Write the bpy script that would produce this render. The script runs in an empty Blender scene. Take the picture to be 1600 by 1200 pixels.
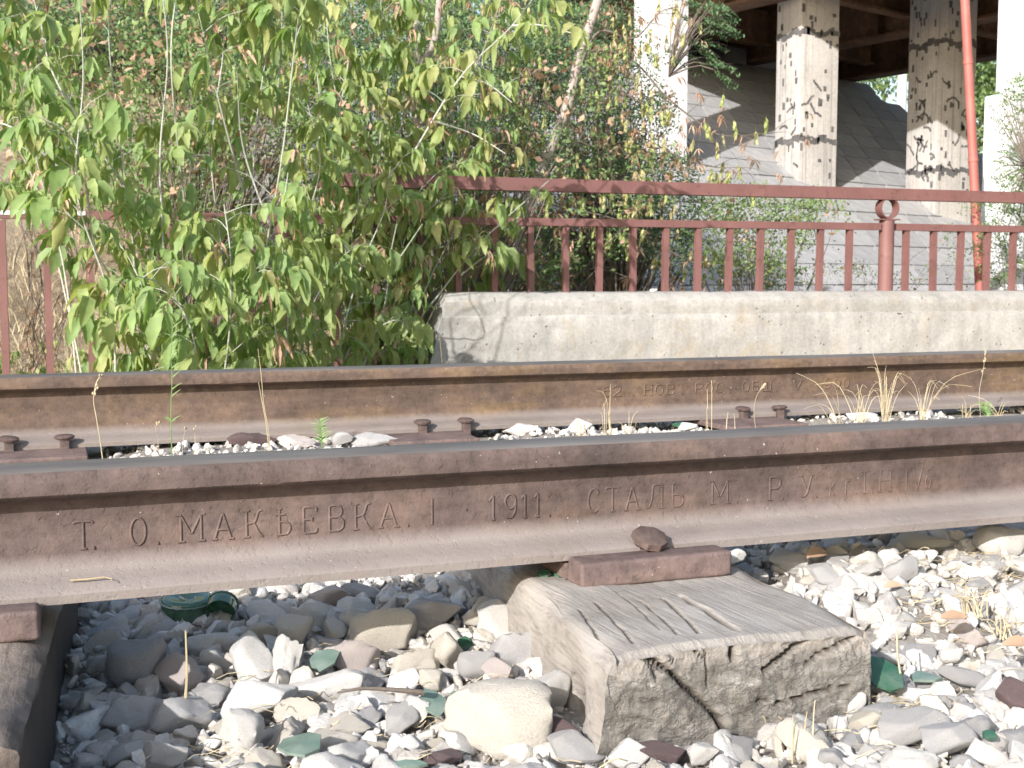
import bpy, math, random
import numpy as np
from mathutils import Vector, Matrix

R = math.radians
rnd = random.Random(7)
rng = np.random.default_rng(11)
scene = bpy.context.scene
COL = scene.collection

# ------------------------------------------------------------------ camera, sky, sun, exposure
CAM = np.array([0.0, -1.3541, 0.3264])
PITCH, YAW, FPX = 0.0840, 0.3537, 1904.6
cam_d = bpy.data.cameras.new('camera')
cam = bpy.data.objects.new('camera', cam_d)
COL.objects.link(cam)
cam.location = CAM
cam.rotation_euler = (math.pi / 2 - PITCH, 0, -YAW)
cam_d.sensor_width = 36
cam_d.lens = FPX / 1600 * 36
cam_d.clip_start = 0.02
cam_d.clip_end = 600
cam_d.dof.use_dof = True
cam_d.dof.focus_distance = 1.7
cam_d.dof.aperture_fstop = 22
scene.camera = cam

SUN = np.array([-1.2, -1.0, 0.74]); SUN /= np.linalg.norm(SUN)
world = bpy.data.worlds.new('World')
scene.world = world
world.use_nodes = True
wn = world.node_tree
sky = wn.nodes.new('ShaderNodeTexSky')
sky.sky_type = 'NISHITA'
sky.sun_disc = False
sky.sun_elevation = math.asin(SUN[2])
sky.sun_rotation = math.atan2(SUN[0], SUN[1])
sky.air_density = 1.3
sky.dust_density = 2.0
wn.links.new(sky.outputs[0], wn.nodes['Background'].inputs[0])
wn.nodes['Background'].inputs[1].default_value = 0.15
sun_d = bpy.data.lights.new('sun', 'SUN')
sun_d.energy = 4.7
sun_d.angle = R(0.55)
sun_d.color = (1.0, 0.95, 0.90)
sun = bpy.data.objects.new('sun', sun_d)
COL.objects.link(sun)
sun.location = (-6, -6, 8)
sun.rotation_euler = Vector(SUN).to_track_quat('Z', 'Y').to_euler()
scene.view_settings.view_transform = 'Standard'
scene.view_settings.look = 'None'
scene.view_settings.exposure = 0.72
scene.view_settings.gamma = 1.0
scene.cycles.max_bounces = 6
scene.cycles.transparent_max_bounces = 8

_fw = np.array([math.sin(YAW) * math.cos(PITCH), math.cos(YAW) * math.cos(PITCH), -math.sin(PITCH)])
_r = np.array([math.cos(YAW), -math.sin(YAW), 0.0]); _u = np.cross(_r, _fw)
def ray(x, y): return _fw + _r * (x - 800) / FPX - _u * (y - 600) / FPX
def at_z(x, y, z):
    d = ray(x, y); return CAM + d * (z - CAM[2]) / d[2]
def at_y(x, y, Y):
    d = ray(x, y); return CAM + d * (Y - CAM[1]) / d[1]
def at_d(x, y, dist): return CAM + ray(x, y) * dist

# ------------------------------------------------------------------ materials
def mat(name, build, rough=0.85):
    m = bpy.data.materials.new(name); m.use_nodes = True
    nt = m.node_tree; b = nt.nodes['Principled BSDF']
    b.inputs['Roughness'].default_value = rough
    build(nt, b)
    return m
def N(nt, t, **kw):
    n = nt.nodes.new(t)
    for k, v in kw.items():
        if k.startswith('i_'):
            n.inputs[k[2:].replace('_', ' ')].default_value = v
        else: setattr(n, k, v)
    return n
def noise_n(nt, scale, detail=5, rough=0.6, coord='Object', stretch=None, dist=0.0):
    tc = N(nt, 'ShaderNodeTexCoord'); src = tc.outputs[coord]
    if stretch:
        mp = N(nt, 'ShaderNodeMapping'); mp.inputs['Scale'].default_value = stretch
        nt.links.new(src, mp.inputs[0]); src = mp.outputs[0]
    n = N(nt, 'ShaderNodeTexNoise'); n.inputs['Scale'].default_value = scale
    n.inputs['Detail'].default_value = detail; n.inputs['Roughness'].default_value = rough
    n.inputs['Distortion'].default_value = dist
    nt.links.new(src, n.inputs['Vector'])
    return n.outputs['Fac']
def ramp(nt, fac, stops):
    r = N(nt, 'ShaderNodeValToRGB'); e = r.color_ramp.elements
    while len(e) < len(stops): e.new(0.5)
    for el, (p, c) in zip(e, stops):
        el.position = p; el.color = (*c, 1) if len(c) == 3 else c
    nt.links.new(fac, r.inputs[0]); return r.outputs[0]
def g3(v): return (v, v, v)
def mixc(nt, fac, a, b, mode='MIX'):
    m = N(nt, 'ShaderNodeMix', data_type='RGBA', blend_type=mode)
    for s, v in ((m.inputs[0], fac), (m.inputs[6], a), (m.inputs[7], b)):
        if isinstance(v, (int, float)): s.default_value = v
        elif isinstance(v, tuple): s.default_value = (*v, 1) if len(v) == 3 else v
        else: nt.links.new(v, s)
    return m.outputs[2]
def mth(nt, op, a, b=None, clamp=False):
    m = N(nt, 'ShaderNodeMath', operation=op, use_clamp=clamp)
    for s, v in zip(m.inputs, (a, b)):
        if v is None: continue
        if isinstance(v, (int, float)): s.default_value = v
        else: nt.links.new(v, s)
    return m.outputs[0]
def bump(nt, b, h, strength, dist):
    bp = N(nt, 'ShaderNodeBump'); bp.inputs['Strength'].default_value = strength
    bp.inputs['Distance'].default_value = dist
    nt.links.new(h, bp.inputs['Height']); nt.links.new(bp.outputs[0], b.inputs['Normal'])
def tint(nt):
    """per-object random plus the per-piece attribute of joined geometry"""
    oi = N(nt, 'ShaderNodeObjectInfo'); at = N(nt, 'ShaderNodeAttribute', attribute_name='tint')
    s = mth(nt, 'ADD', oi.outputs['Random'], at.outputs['Fac'])
    return mth(nt, 'FRACT', s)

def rust_mat(name, dark, mid, warm, ochre, dust=0.0, rough=0.72):
    def f(nt, b):
        a = noise_n(nt, 9, 8, 0.65); c = noise_n(nt, 60, 6, 0.7); d = noise_n(nt, 3.1, 5, 0.6, stretch=(1, 1, 4))
        col = ramp(nt, a, [(0.32, dark), (0.5, mid), (0.68, warm)])
        o = ramp(nt, d, [(0.52, g3(0)), (0.72, g3(1))])
        col = mixc(nt, mth(nt, 'MULTIPLY', o, 0.55), col, ochre)
        sp = ramp(nt, c, [(0.3, g3(0.66)), (0.5, g3(1.0)), (0.75, g3(1.34))])
        lg = ramp(nt, noise_n(nt, 2.3, 5, 0.7, stretch=(1, 1, 7)), [(0.35, g3(0.8)), (0.65, g3(1.2))]); sp = mixc(nt, 1.0, sp, lg, 'MULTIPLY')
        col = mixc(nt, 1.0, col, sp, 'MULTIPLY')
        if dust:
            ge = N(nt, 'ShaderNodeNewGeometry'); sx = N(nt, 'ShaderNodeSeparateXYZ')
            nt.links.new(ge.outputs['True Normal'], sx.inputs[0])
            tc = N(nt, 'ShaderNodeTexCoord'); sz = N(nt, 'ShaderNodeSeparateXYZ')
            nt.links.new(tc.outputs['Object'], sz.inputs[0])
            low = N(nt, 'ShaderNodeMapRange'); low.inputs[1].default_value = 0.042; low.inputs[2].default_value = 0.026
            nt.links.new(sz.outputs[2], low.inputs[0])
            nn = noise_n(nt, 14, 6, 0.6, stretch=(0.5, 1, 1))
            k = mth(nt, 'MULTIPLY', low.outputs[0], ramp(nt, nn, [(0.25, g3(0.6)), (0.7, g3(1))]))
            k = mth(nt, 'MULTIPLY', k, dust)
            col = mixc(nt, k, col, (0.25, 0.225, 0.215))
        sc = ramp(nt, noise_n(nt, 160, 2, 0.5), [(0.735, g3(0)), (0.76, g3(1))])
        col = mixc(nt, mth(nt, 'MULTIPLY', sc, 0.6), col, (0.5, 0.45, 0.42))
        nt.links.new(col, b.inputs['Base Color'])
        b.inputs['Metallic'].default_value = 0.0
        b.inputs['Specular IOR Level'].default_value = 0.35
        pit = ramp(nt, noise_n(nt, 120, 3, 0.6), [(0.30, g3(0)), (0.42, g3(1))])
        h = mth(nt, 'ADD', mth(nt, 'ADD', c, mth(nt, 'MULTIPLY', noise_n(nt, 300, 4, 0.7), 0.7)), mth(nt, 'MULTIPLY', pit, 0.35))
        bump(nt, b, h, 0.65, 0.0014)
    return mat(name, f, rough)
M = {}
M['rail'] = rust_mat('rail_rust', (0.070, 0.052, 0.049), (0.105, 0.077, 0.071), (0.135, 0.096, 0.083), (0.15, 0.098, 0.070), dust=0.92)
M['rail_far'] = rust_mat('rail_rust_brown', (0.078, 0.055, 0.045), (0.115, 0.080, 0.062), (0.145, 0.098, 0.070), (0.19, 0.125, 0.055), dust=0.8)
M['plate'] = rust_mat('tie_plate_rust', (0.095, 0.068, 0.066), (0.13, 0.095, 0.09), (0.17, 0.125, 0.115), (0.16, 0.11, 0.09))
M['dark_iron'] = rust_mat('spike_rust', (0.07, 0.05, 0.047), (0.11, 0.08, 0.073), (0.15, 0.10, 0.09), (0.16, 0.11, 0.08))
def f(nt, b):
    a = noise_n(nt, 8, 6, 0.6, stretch=(0.4, 3, 1)); c = noise_n(nt, 90, 4, 0.6, stretch=(0.3, 1, 1))
    col = ramp(nt, a, [(0.3, (0.075, 0.070, 0.068)), (0.55, (0.125, 0.117, 0.112)), (0.75, (0.20, 0.19, 0.18))])
    nt.links.new(col, b.inputs['Base Color'])
    b.inputs['Metallic'].default_value = 0.0; b.inputs['Specular IOR Level'].default_value = 0.3
    nt.links.new(ramp(nt, c, [(0.3, g3(0.42)), (0.7, g3(0.62))]), b.inputs['Roughness'])
    bump(nt, b, c, 0.25, 0.0006)
M['rail_top'] = mat('worn_rail_head', f, 0.5)

def f(nt, b):
    a = noise_n(nt, 3, 6, 0.6); c = noise_n(nt, 60, 5, 0.6)
    col = ramp(nt, a, [(0.3, (0.145, 0.068, 0.064)), (0.6, (0.185, 0.088, 0.082)), (0.8, (0.23, 0.125, 0.115))])
    rs = ramp(nt, noise_n(nt, 16, 8, 0.75), [(0.56, g3(0)), (0.66, g3(1))])
    col = mixc(nt, mth(nt, 'MULTIPLY', rs, 0.7), col, (0.085, 0.042, 0.032))
    run = ramp(nt, noise_n(nt, 12, 6, 0.7, stretch=(4, 4, 0.5)), [(0.56, g3(0)), (0.70, g3(1))])
    col = mixc(nt, mth(nt, 'MULTIPLY', run, 0.45), col, (0.25, 0.16, 0.14))
    nt.links.new(col, b.inputs['Base Color']); bump(nt, b, mth(nt, 'ADD', c, rs), 0.4, 0.002)
M['fence'] = mat('brown_red_paint', f, 0.6)
def f(nt, b):
    col = ramp(nt, noise_n(nt, 5, 6, 0.6), [(0.3, (0.30, 0.085, 0.070)), (0.7, (0.36, 0.125, 0.105))])
    nt.links.new(col, b.inputs['Base Color'])
M['pipe'] = mat('red_pipe_paint', f, 0.6)

def concrete(name, c0, c1, c2, stain=None, boards=False, scale=1.0, rough=0.92, pits=True):
    def f(nt, b):
        a = noise_n(nt, 2.2 * scale, 8, 0.62); c = noise_n(nt, 45 * scale, 6, 0.7)
        col = ramp(nt, a, [(0.3, c0), (0.5, c1), (0.7, c2)])
        col = mixc(nt, 1.0, col, ramp(nt, c, [(0.3, g3(0.80)), (0.55, g3(1.0)), (0.75, g3(1.12))]), 'MULTIPLY')
        if stain:
            s = ramp(nt, noise_n(nt, 3.3 * scale, 7, 0.7, dist=0.6), [(0.56, g3(0)), (0.70, g3(1))])
            col = mixc(nt, mth(nt, 'MULTIPLY', s, 0.55), col, stain)
        h = c
        if boards:
            bd = noise_n(nt, 9, 3, 0.6, stretch=(3.2, 3.2, 0.06))
            col = mixc(nt, 1.0, col, ramp(nt, bd, [(0.36, g3(0.70)), (0.44, g3(0.95)), (0.62, g3(1.04))]), 'MULTIPLY')
            h = mth(nt, 'ADD', c, mth(nt, 'MULTIPLY', bd, 2.0))
        if pits:
            tc = N(nt, 'ShaderNodeTexCoord'); v = N(nt, 'ShaderNodeTexVoronoi'); v.inputs['Scale'].default_value = 24 * scale
            nt.links.new(tc.outputs['Object'], v.inputs['Vector'])
            pk = ramp(nt, v.outputs['Distance'], [(0.10, g3(0)), (0.20, g3(1))])
            gate = ramp(nt, noise_n(nt, 9 * scale, 3, 0.6), [(0.54, g3(1)), (0.58, g3(0))])
            pk = mth(nt, 'MAXIMUM', pk, gate)
            col = mixc(nt, 1.0, col, mixc(nt, pk, (0.42, 0.40, 0.37), (1, 1, 1)), 'MULTIPLY')
            h = mth(nt, 'ADD', h, mth(nt, 'MULTIPLY', pk, 1.2))
            sp = ramp(nt, noise_n(nt, 120 * scale, 4, 0.7), [(0.30, g3(0.62)), (0.42, g3(1.0)), (0.66, g3(1.0)), (0.74, g3(1.3))])
            col = mixc(nt, 1.0, col, sp, 'MULTIPLY')
            st = ramp(nt, noise_n(nt, 7, 6, 0.65, stretch=(2.2, 1, 0.35)), [(0.38, g3(0.90)), (0.55, g3(1.0)), (0.7, g3(1.03))])
            col = mixc(nt, 1.0, col, st, 'MULTIPLY')
        nt.links.new(col, b.inputs['Base Color']); bump(nt, b, h, 0.6, 0.006)
    return mat(name, f, rough)
M['barrier'] = concrete('barrier_concrete', (0.29, 0.28, 0.26), (0.36, 0.35, 0.33), (0.43, 0.42, 0.40), stain=(0.33, 0.26, 0.16))
M['pier'] = concrete('pier_concrete', (0.36, 0.345, 0.33), (0.44, 0.425, 0.41), (0.51, 0.495, 0.48), boards=True, scale=0.7, pits=False)
M['pale_pier'] = concrete('pale_concrete', (0.62, 0.64, 0.66), (0.72, 0.75, 0.78), (0.78, 0.81, 0.84), scale=0.5, pits=False)
M['grey_pier'] = concrete('grey_concrete', (0.50, 0.50, 0.52), (0.58, 0.59, 0.61), (0.66, 0.67, 0.69), scale=0.5, pits=False)
M['tar'] = concrete('tar_patch', (0.06, 0.06, 0.063), (0.10, 0.098, 0.10), (0.17, 0.165, 0.165), pits=False)
M['joint'] = concrete('joint_mortar', (0.12, 0.12, 0.12), (0.16, 0.155, 0.15), (0.2, 0.19, 0.18), pits=False)
def f(nt, b):
    t = tint(nt)
    col = ramp(nt, t, [(0.0, (0.30, 0.305, 0.32)), (0.5, (0.345, 0.35, 0.365)), (1.0, (0.39, 0.39, 0.40))])
    col = mixc(nt, 1.0, col, ramp(nt, noise_n(nt, 5, 7, 0.7), [(0.3, g3(0.75)), (0.7, g3(1.12))]), 'MULTIPLY')
    nt.links.new(col, b.inputs['Base Color']); bump(nt, b, noise_n(nt, 40, 5, 0.6), 0.4, 0.01)
M['tile'] = mat('paving_slab', f, 0.9)

def f(nt, b):
    a = noise_n(nt, 5, 8, 0.65); c = noise_n(nt, 60, 5, 0.7)
    col = ramp(nt, a, [(0.3, (0.20, 0.18, 0.155)), (0.5, (0.30, 0.275, 0.245)), (0.72, (0.38, 0.36, 0.33))])
    col = mixc(nt, 1.0, col, ramp(nt, c, [(0.3, g3(0.6)), (0.7, g3(1.2))]), 'MULTIPLY')
    nt.links.new(col, b.inputs['Base Color']); bump(nt, b, mth(nt, 'ADD', c, noise_n(nt, 200, 4, 0.7)), 0.8, 0.006)
M['ground'] = mat('dusty_gravel_soil', f, 0.95)
def f(nt, b):
    a = noise_n(nt, 0.9, 8, 0.7); c = noise_n(nt, 12, 7, 0.75)
    col = ramp(nt, a, [(0.3, (0.25, 0.19, 0.125)), (0.5, (0.37, 0.29, 0.20)), (0.7, (0.45, 0.37, 0.26))])
    col = mixc(nt, 1.0, col, ramp(nt, c, [(0.3, g3(0.5)), (0.7, g3(1.25))]), 'MULTIPLY')
    nt.links.new(col, b.inputs['Base Color']); bump(nt, b, c, 1.0, 0.08)
M['hill'] = mat('dry_hillside_soil', f, 0.95)

def stone_mat(name, cols, dirt=0.5, pores=False):
    def f(nt, b):
        t = tint(nt)
        col = ramp(nt, t, [(i / (len(cols) - 1), c) for i, c in enumerate(cols)])
        a = noise_n(nt, 40, 8, 0.7); v = noise_n(nt, 15, 4, 0.6, dist=1.2)
        col = mixc(nt, 1.0, col, ramp(nt, a, [(0.3, g3(0.76)), (0.52, g3(1.0)), (0.75, g3(1.1))]), 'MULTIPLY')
        dd = ramp(nt, v, [(0.5, g3(0)), (0.72, g3(1))])
        col = mixc(nt, mth(nt, 'MULTIPLY', dd, dirt), col, (0.42, 0.375, 0.32))
        nt.links.new(col, b.inputs['Base Color'])
        h = mth(nt, 'ADD', mth(nt, 'MULTIPLY', a, 1.4), mth(nt, 'MULTIPLY', noise_n(nt, 180, 5, 0.75), 0.8))
        bump(nt, b, h, 0.75, 0.005)
    return mat(name, f, 0.9)
M['white'] = stone_mat('white_limestone', [(0.64, 0.625, 0.60), (0.74, 0.73, 0.715), (0.68, 0.66, 0.625)], 0.25)
M['cream'] = stone_mat('cream_limestone', [(0.57, 0.525, 0.45), (0.65, 0.61, 0.54), (0.55, 0.515, 0.46)], 0.2)
M['grey'] = stone_mat('grey_stone', [(0.42, 0.415, 0.42), (0.52, 0.515, 0.52), (0.37, 0.365, 0.37)], 0.3)
M['pink'] = stone_mat('pink_stone', [(0.52, 0.46, 0.44), (0.58, 0.52, 0.50)], 0.3)
M['purple'] = stone_mat('dark_purple_slag', [(0.11, 0.075, 0.078), (0.16, 0.11, 0.115)], 0.15)
M['gravel'] = stone_mat('mixed_gravel', [(0.43, 0.42, 0.415), (0.64, 0.625, 0.60), (0.52, 0.48, 0.425), (0.70, 0.69, 0.675), (0.47, 0.45, 0.43), (0.60, 0.555, 0.49), (0.36, 0.34, 0.33), (0.60, 0.59, 0.58)], 0.4)
def f(nt, b):
    b.inputs['Base Color'].default_value = (0.03, 0.17, 0.085, 1)
    col = ramp(nt, noise_n(nt, 30, 5, 0.6), [(0.35, (0.03, 0.15, 0.08)), (0.7, (0.16, 0.26, 0.19))])
    nt.links.new(col, b.inputs['Base Color'])
    b.inputs['Transmission Weight'].default_value = 0.45; b.inputs['Coat Weight'].default_value = 0.5
    b.inputs['IOR'].default_value = 1.45
M['glass'] = mat('green_bottle_glass', f, 0.18)
def f(nt, b):
    col = ramp(nt, noise_n(nt, 30, 5, 0.6), [(0.35, (0.11, 0.18, 0.15)), (0.7, (0.24, 0.30, 0.26))])
    nt.links.new(col, b.inputs['Base Color']); b.inputs['Transmission Weight'].default_value = 0.15
    b.inputs['Coat Weight'].default_value = 0.3
M['dusty_glass'] = mat('dusty_green_glass', f, 0.35)

def f(nt, b):   # weathered sleeper timber: grain runs along local Y
    gr = noise_n(nt, 16, 8, 0.65, stretch=(5, 0.35, 3), dist=0.5); a = noise_n(nt, 6, 6, 0.6)
    col = ramp(nt, a, [(0.3, (0.25, 0.225, 0.20)), (0.5, (0.33, 0.305, 0.28)), (0.7, (0.40, 0.375, 0.35))])
    col = mixc(nt, 1.0, col, ramp(nt, gr, [(0.3, g3(0.74)), (0.46, g3(0.97)), (0.7, g3(1.08))]), 'MULTIPLY')
    col = mixc(nt, 1.0, col, ramp(nt, noise_n(nt, 60, 6, 0.7, stretch=(4, 0.12, 3), dist=0.2), [(0.32, g3(0.66)), (0.5, g3(1.0)), (0.7, g3(1.1))]), 'MULTIPLY')
    at = N(nt, 'ShaderNodeAttribute', attribute_name='endgrain_sides')
    eg = ramp(nt, noise_n(nt, 34, 7, 0.75, stretch=(1, 1, 2.2)), [(0.30, (0.085, 0.078, 0.070)), (0.48, (0.17, 0.16, 0.145)), (0.60, (0.24, 0.228, 0.21)), (0.68, (0.42, 0.405, 0.38))])
    rg = mth(nt, 'ABSOLUTE', mth(nt, 'SUBTRACT', noise_n(nt, 26, 5, 0.65, stretch=(1, 1, 2.0), dist=0.3), 0.5))
    eg = mixc(nt, 1.0, eg, ramp(nt, rg, [(0.0, g3(0.7)), (0.010, g3(0.85)), (0.02, g3(1.0))]), 'MULTIPLY')
    col = mixc(nt, at.outputs['Fac'], col, eg)
    cr = N(nt, 'ShaderNodeAttribute', attribute_name='crack')
    col = mixc(nt, cr.outputs['Fac'], col, (0.05, 0.038, 0.03))
    nt.links.new(col, b.inputs['Base Color'])
    fine = noise_n(nt, 70, 6, 0.7, stretch=(4, 0.12, 3), dist=0.2)
    eh = mth(nt, 'MULTIPLY', at.outputs['Fac'], mth(nt, 'ADD', mth(nt, 'MULTIPLY', noise_n(nt, 45, 7, 0.8, stretch=(1, 1, 2)), 2.0), mth(nt, 'MINIMUM', mth(nt, 'MULTIPLY', rg, 25), 1.0)))
    bump(nt, b, mth(nt, 'ADD', eh, mth(nt, 'ADD', mth(nt, 'MULTIPLY', fine, 1.2), noise_n(nt, 130, 5, 0.75))), 0.65, 0.003)
M['timber'] = mat('weathered_sleeper_timber', f, 0.9)
def f(nt, b):   # tarred, darker timber
    gr = noise_n(nt, 16, 8, 0.65, stretch=(5, 0.35, 3), dist=0.5); a = noise_n(nt, 7, 6, 0.7)
    col = ramp(nt, a, [(0.3, (0.09, 0.075, 0.065)), (0.48, (0.20, 0.165, 0.14)), (0.7, (0.28, 0.235, 0.20))])
    col = mixc(nt, 1.0, col, ramp(nt, gr, [(0.3, g3(0.5)), (0.5, g3(0.95)), (0.7, g3(1.15))]), 'MULTIPLY')
    at = N(nt, 'ShaderNodeAttribute', attribute_name='endgrain_sides')
    col = mixc(nt, at.outputs['Fac'], col, (0.030, 0.027, 0.027))
    nt.links.new(col, b.inputs['Base Color']); bump(nt, b, mth(nt, 'ADD', gr, noise_n(nt, 130, 5, 0.7)), 0.7, 0.003)
M['tarred'] = mat('tarred_sleeper_timber', f, 0.9)

def leaf_mat(name, cols, trans=0.42, rough=0.55, veins=True):
    m = bpy.data.materials.new(name); m.use_nodes = True; nt = m.node_tree
    b = nt.nodes['Principled BSDF']; b.inputs['Roughness'].default_value = rough
    b.inputs['Specular IOR Level'].default_value = 0.35
    t = tint(nt)
    col = ramp(nt, t, [(i / (len(cols) - 1), c) for i, c in enumerate(cols)])
    bl = noise_n(nt, 18, 4, 0.6)
    col = mixc(nt, 1.0, col, ramp(nt, bl, [(0.3, g3(0.8)), (0.7, g3(1.2))]), 'MULTIPLY')
    nt.links.new(col, b.inputs['Base Color'])
    tr = N(nt, 'ShaderNodeBsdfTranslucent'); nt.links.new(mixc(nt, 1.0, col, (1.25, 1.3, 0.7), 'MULTIPLY'), tr.inputs[0])
    mx = N(nt, 'ShaderNodeMixShader'); mx.inputs[0].default_value = trans
    nt.links.new(b.outputs[0], mx.inputs[1]); nt.links.new(tr.outputs[0], mx.inputs[2])
    nt.links.new(mx.outputs[0], nt.nodes['Material Output'].inputs[0])
    return m
M['leaf'] = leaf_mat('maple_leaf_green', [(0.19, 0.295, 0.105), (0.27, 0.38, 0.145), (0.21, 0.315, 0.12), (0.35, 0.42, 0.17), (0.25, 0.345, 0.16)])
M['leaf_light'] = leaf_mat('maple_leaf_yellow_green', [(0.25, 0.33, 0.12), (0.32, 0.38, 0.15), (0.27, 0.35, 0.12), (0.40, 0.40, 0.18)])
M['leaf_dry'] = leaf_mat('dry_leaf', [(0.38, 0.24, 0.165), (0.50, 0.35, 0.26), (0.30, 0.18, 0.12), (0.55, 0.42, 0.32)], 0.25, 0.8)
M['samara'] = leaf_mat('winged_seed', [(0.42, 0.45, 0.18), (0.36, 0.42, 0.16), (0.50, 0.48, 0.26), (0.44, 0.36, 0.22)], 0.3, 0.7)
M['small_leaf'] = leaf_mat('small_dark_leaf', [(0.065, 0.13, 0.06), (0.10, 0.18, 0.08), (0.075, 0.15, 0.08), (0.15, 0.22, 0.11)], 0.25)
M['airy_leaf'] = leaf_mat('small_light_leaf', [(0.13, 0.22, 0.09), (0.19, 0.28, 0.11), (0.25, 0.32, 0.13)], 0.3)
M['straw'] = leaf_mat('dry_straw', [(0.50, 0.42, 0.26), (0.60, 0.53, 0.37), (0.42, 0.34, 0.22), (0.55, 0.50, 0.40)], 0.2, 0.8)
M['herb'] = leaf_mat('green_herb', [(0.16, 0.27, 0.09), (0.22, 0.33, 0.13)], 0.3)
M['twig_pale'] = stone_mat('pale_shoot_bark', [(0.42, 0.44, 0.38), (0.50, 0.50, 0.46), (0.34, 0.37, 0.28)], 0.1)
M['bark'] = stone_mat('grey_brown_bark', [(0.30, 0.25, 0.225), (0.38, 0.33, 0.30)], 0.25)
M['dark_twig'] = stone_mat('dark_twig_bark', [(0.12, 0.10, 0.085), (0.18, 0.15, 0.125)], 0.1)
def f(nt, b):
    a = noise_n(nt, 1.6, 8, 0.7); c = noise_n(nt, 14, 6, 0.7)
    col = ramp(nt, a, [(0.35, (0.07, 0.042, 0.028)), (0.52, (0.16, 0.085, 0.045)), (0.68, (0.25, 0.14, 0.075))])
    col = mixc(nt, 1.0, col, ramp(nt, c, [(0.3, g3(0.6)), (0.7, g3(1.2))]), 'MULTIPLY')
    nt.links.new(col, b.inputs['Base Color'])
M['steel'] = mat('rusty_girder_steel', f, 0.8)

# ------------------------------------------------------------------ mesh helpers
class MB:
    def __init__(s): s.v = []; s.f = []; s.n = 0; s.t = []; s.fm = []
    def add(s, v, f, t=0.0, mi=0):
        v = np.asarray(v, float).reshape(-1, 3)
        s.v.append(v); s.f.extend([tuple(int(i) + s.n for i in q) for q in f]); s.fm.extend([mi] * len(f))
        s.t.append(np.full(len(v), t)); s.n += len(v)
    def mesh(s, name, mats, smooth=None, attrs=None):
        me = bpy.data.meshes.new(name)
        V = np.concatenate(s.v) if s.v else np.zeros((0, 3))
        me.from_pydata(V.tolist(), [], s.f)
        ms = mats if isinstance(mats, (list, tuple)) else [mats]
        for m in ms: me.materials.append(m)
        if len(ms) > 1: me.polygons.foreach_set('material_index', s.fm)
        a = me.attributes.new('tint', 'FLOAT', 'POINT'); a.data.foreach_set('value', np.concatenate(s.t))
        if attrs:
            for k, vals in attrs.items():
                a = me.attributes.new(k, 'FLOAT', 'POINT'); a.data.foreach_set('value', np.asarray(vals, float))
        if smooth is not None:
            me.polygons.foreach_set('use_smooth', [True] * len(me.polygons))
            me.update()
            if smooth < 180: me.set_sharp_from_angle(angle=R(smooth))
        me.update()
        return me
def fast_mesh(name, V, F, mat_, T=None, smooth=None):
    """V (n,3), F (m,k) numpy"""
    me = bpy.data.meshes.new(name); k = F.shape[1]
    me.vertices.add(len(V)); me.vertices.foreach_set('co', V.astype(np.float32).ravel())
    me.loops.add(F.size); me.loops.foreach_set('vertex_index', F.astype(np.int32).ravel())
    me.polygons.add(len(F)); me.polygons.foreach_set('loop_start', np.arange(0, F.size, k, dtype=np.int32))
    me.update(calc_edges=True)
    me.materials.append(mat_)
    if T is not None:
        a = me.attributes.new('tint', 'FLOAT', 'POINT'); a.data.foreach_set('value', T.astype(np.float32))
    if smooth is not None:
        me.polygons.foreach_set('use_smooth', [True] * len(F))
        if smooth < 180: me.set_sharp_from_angle(angle=R(smooth))
    me.validate()
    return me
def obj(name, me, parent=None, loc=None, **props):
    o = bpy.data.objects.new(name, me); COL.objects.link(o)
    if parent is not None: o.parent = parent
    if loc is not None: o.location = loc
    for k, v in props.items(): o[k] = v
    return o
def thing(name, label, cat, loc=(0, 0, 0), group=None):
    o = bpy.data.objects.new(name, None); COL.objects.link(o); o.location = loc
    o.empty_display_size = 0.05
    o['label'] = label; o['category'] = cat
    if group: o['group'] = group
    return o
def box_vf(x0, x1, y0, y1, z0, z1):
    v = [(x0, y0, z0), (x1, y0, z0), (x1, y1, z0), (x0, y1, z0), (x0, y0, z1), (x1, y0, z1), (x1, y1, z1), (x0, y1, z1)]
    return v, [(0, 3, 2, 1), (4, 5, 6, 7), (0, 1, 5, 4), (1, 2, 6, 5), (2, 3, 7, 6), (3, 0, 4, 7)]
def bev_box(name, sx, sy, sz, bev, mat_, seg=2):
    import bmesh
    bm = bmesh.new(); bmesh.ops.create_cube(bm, size=1)
    for v in bm.verts: v.co = Vector((v.co.x * sx, v.co.y * sy, v.co.z * sz))
    bmesh.ops.bevel(bm, geom=bm.edges[:], offset=bev, segments=seg, affect='EDGES', profile=0.6)
    me = bpy.data.meshes.new(name); bm.to_mesh(me); bm.free(); me.materials.append(mat_)
    me.polygons.foreach_set('use_smooth', [True] * len(me.polygons)); me.set_sharp_from_angle(angle=R(40))
    return me
def tube(path, rad, n=5, cap=True):
    path = np.asarray(path, float); m = len(path)
    rad = np.full(m, rad) if np.isscalar(rad) else np.asarray(rad, float)
    T = np.gradient(path, axis=0); T /= np.linalg.norm(T, axis=1)[:, None] + 1e-12
    ref = np.array([0, 0, 1.0]) if abs(T[0][2]) < 0.9 else np.array([1.0, 0, 0])
    V = []
    for i in range(m):
        a = np.cross(T[i], ref); a /= np.linalg.norm(a) + 1e-12; ref2 = np.cross(a, T[i])
        for k in range(n):
            th = 2 * math.pi * k / n
            V.append(path[i] + rad[i] * (math.cos(th) * a + math.sin(th) * ref2))
        ref = ref2 / (np.linalg.norm(ref2) + 1e-12)
    F = [(i * n + k, i * n + (k + 1) % n, (i + 1) * n + (k + 1) % n, (i + 1) * n + k) for i in range(m - 1) for k in range(n)]
    if cap: F += [tuple(range(n))[::-1], tuple((m - 1) * n + k for k in range(n))]
    return V, F
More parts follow.
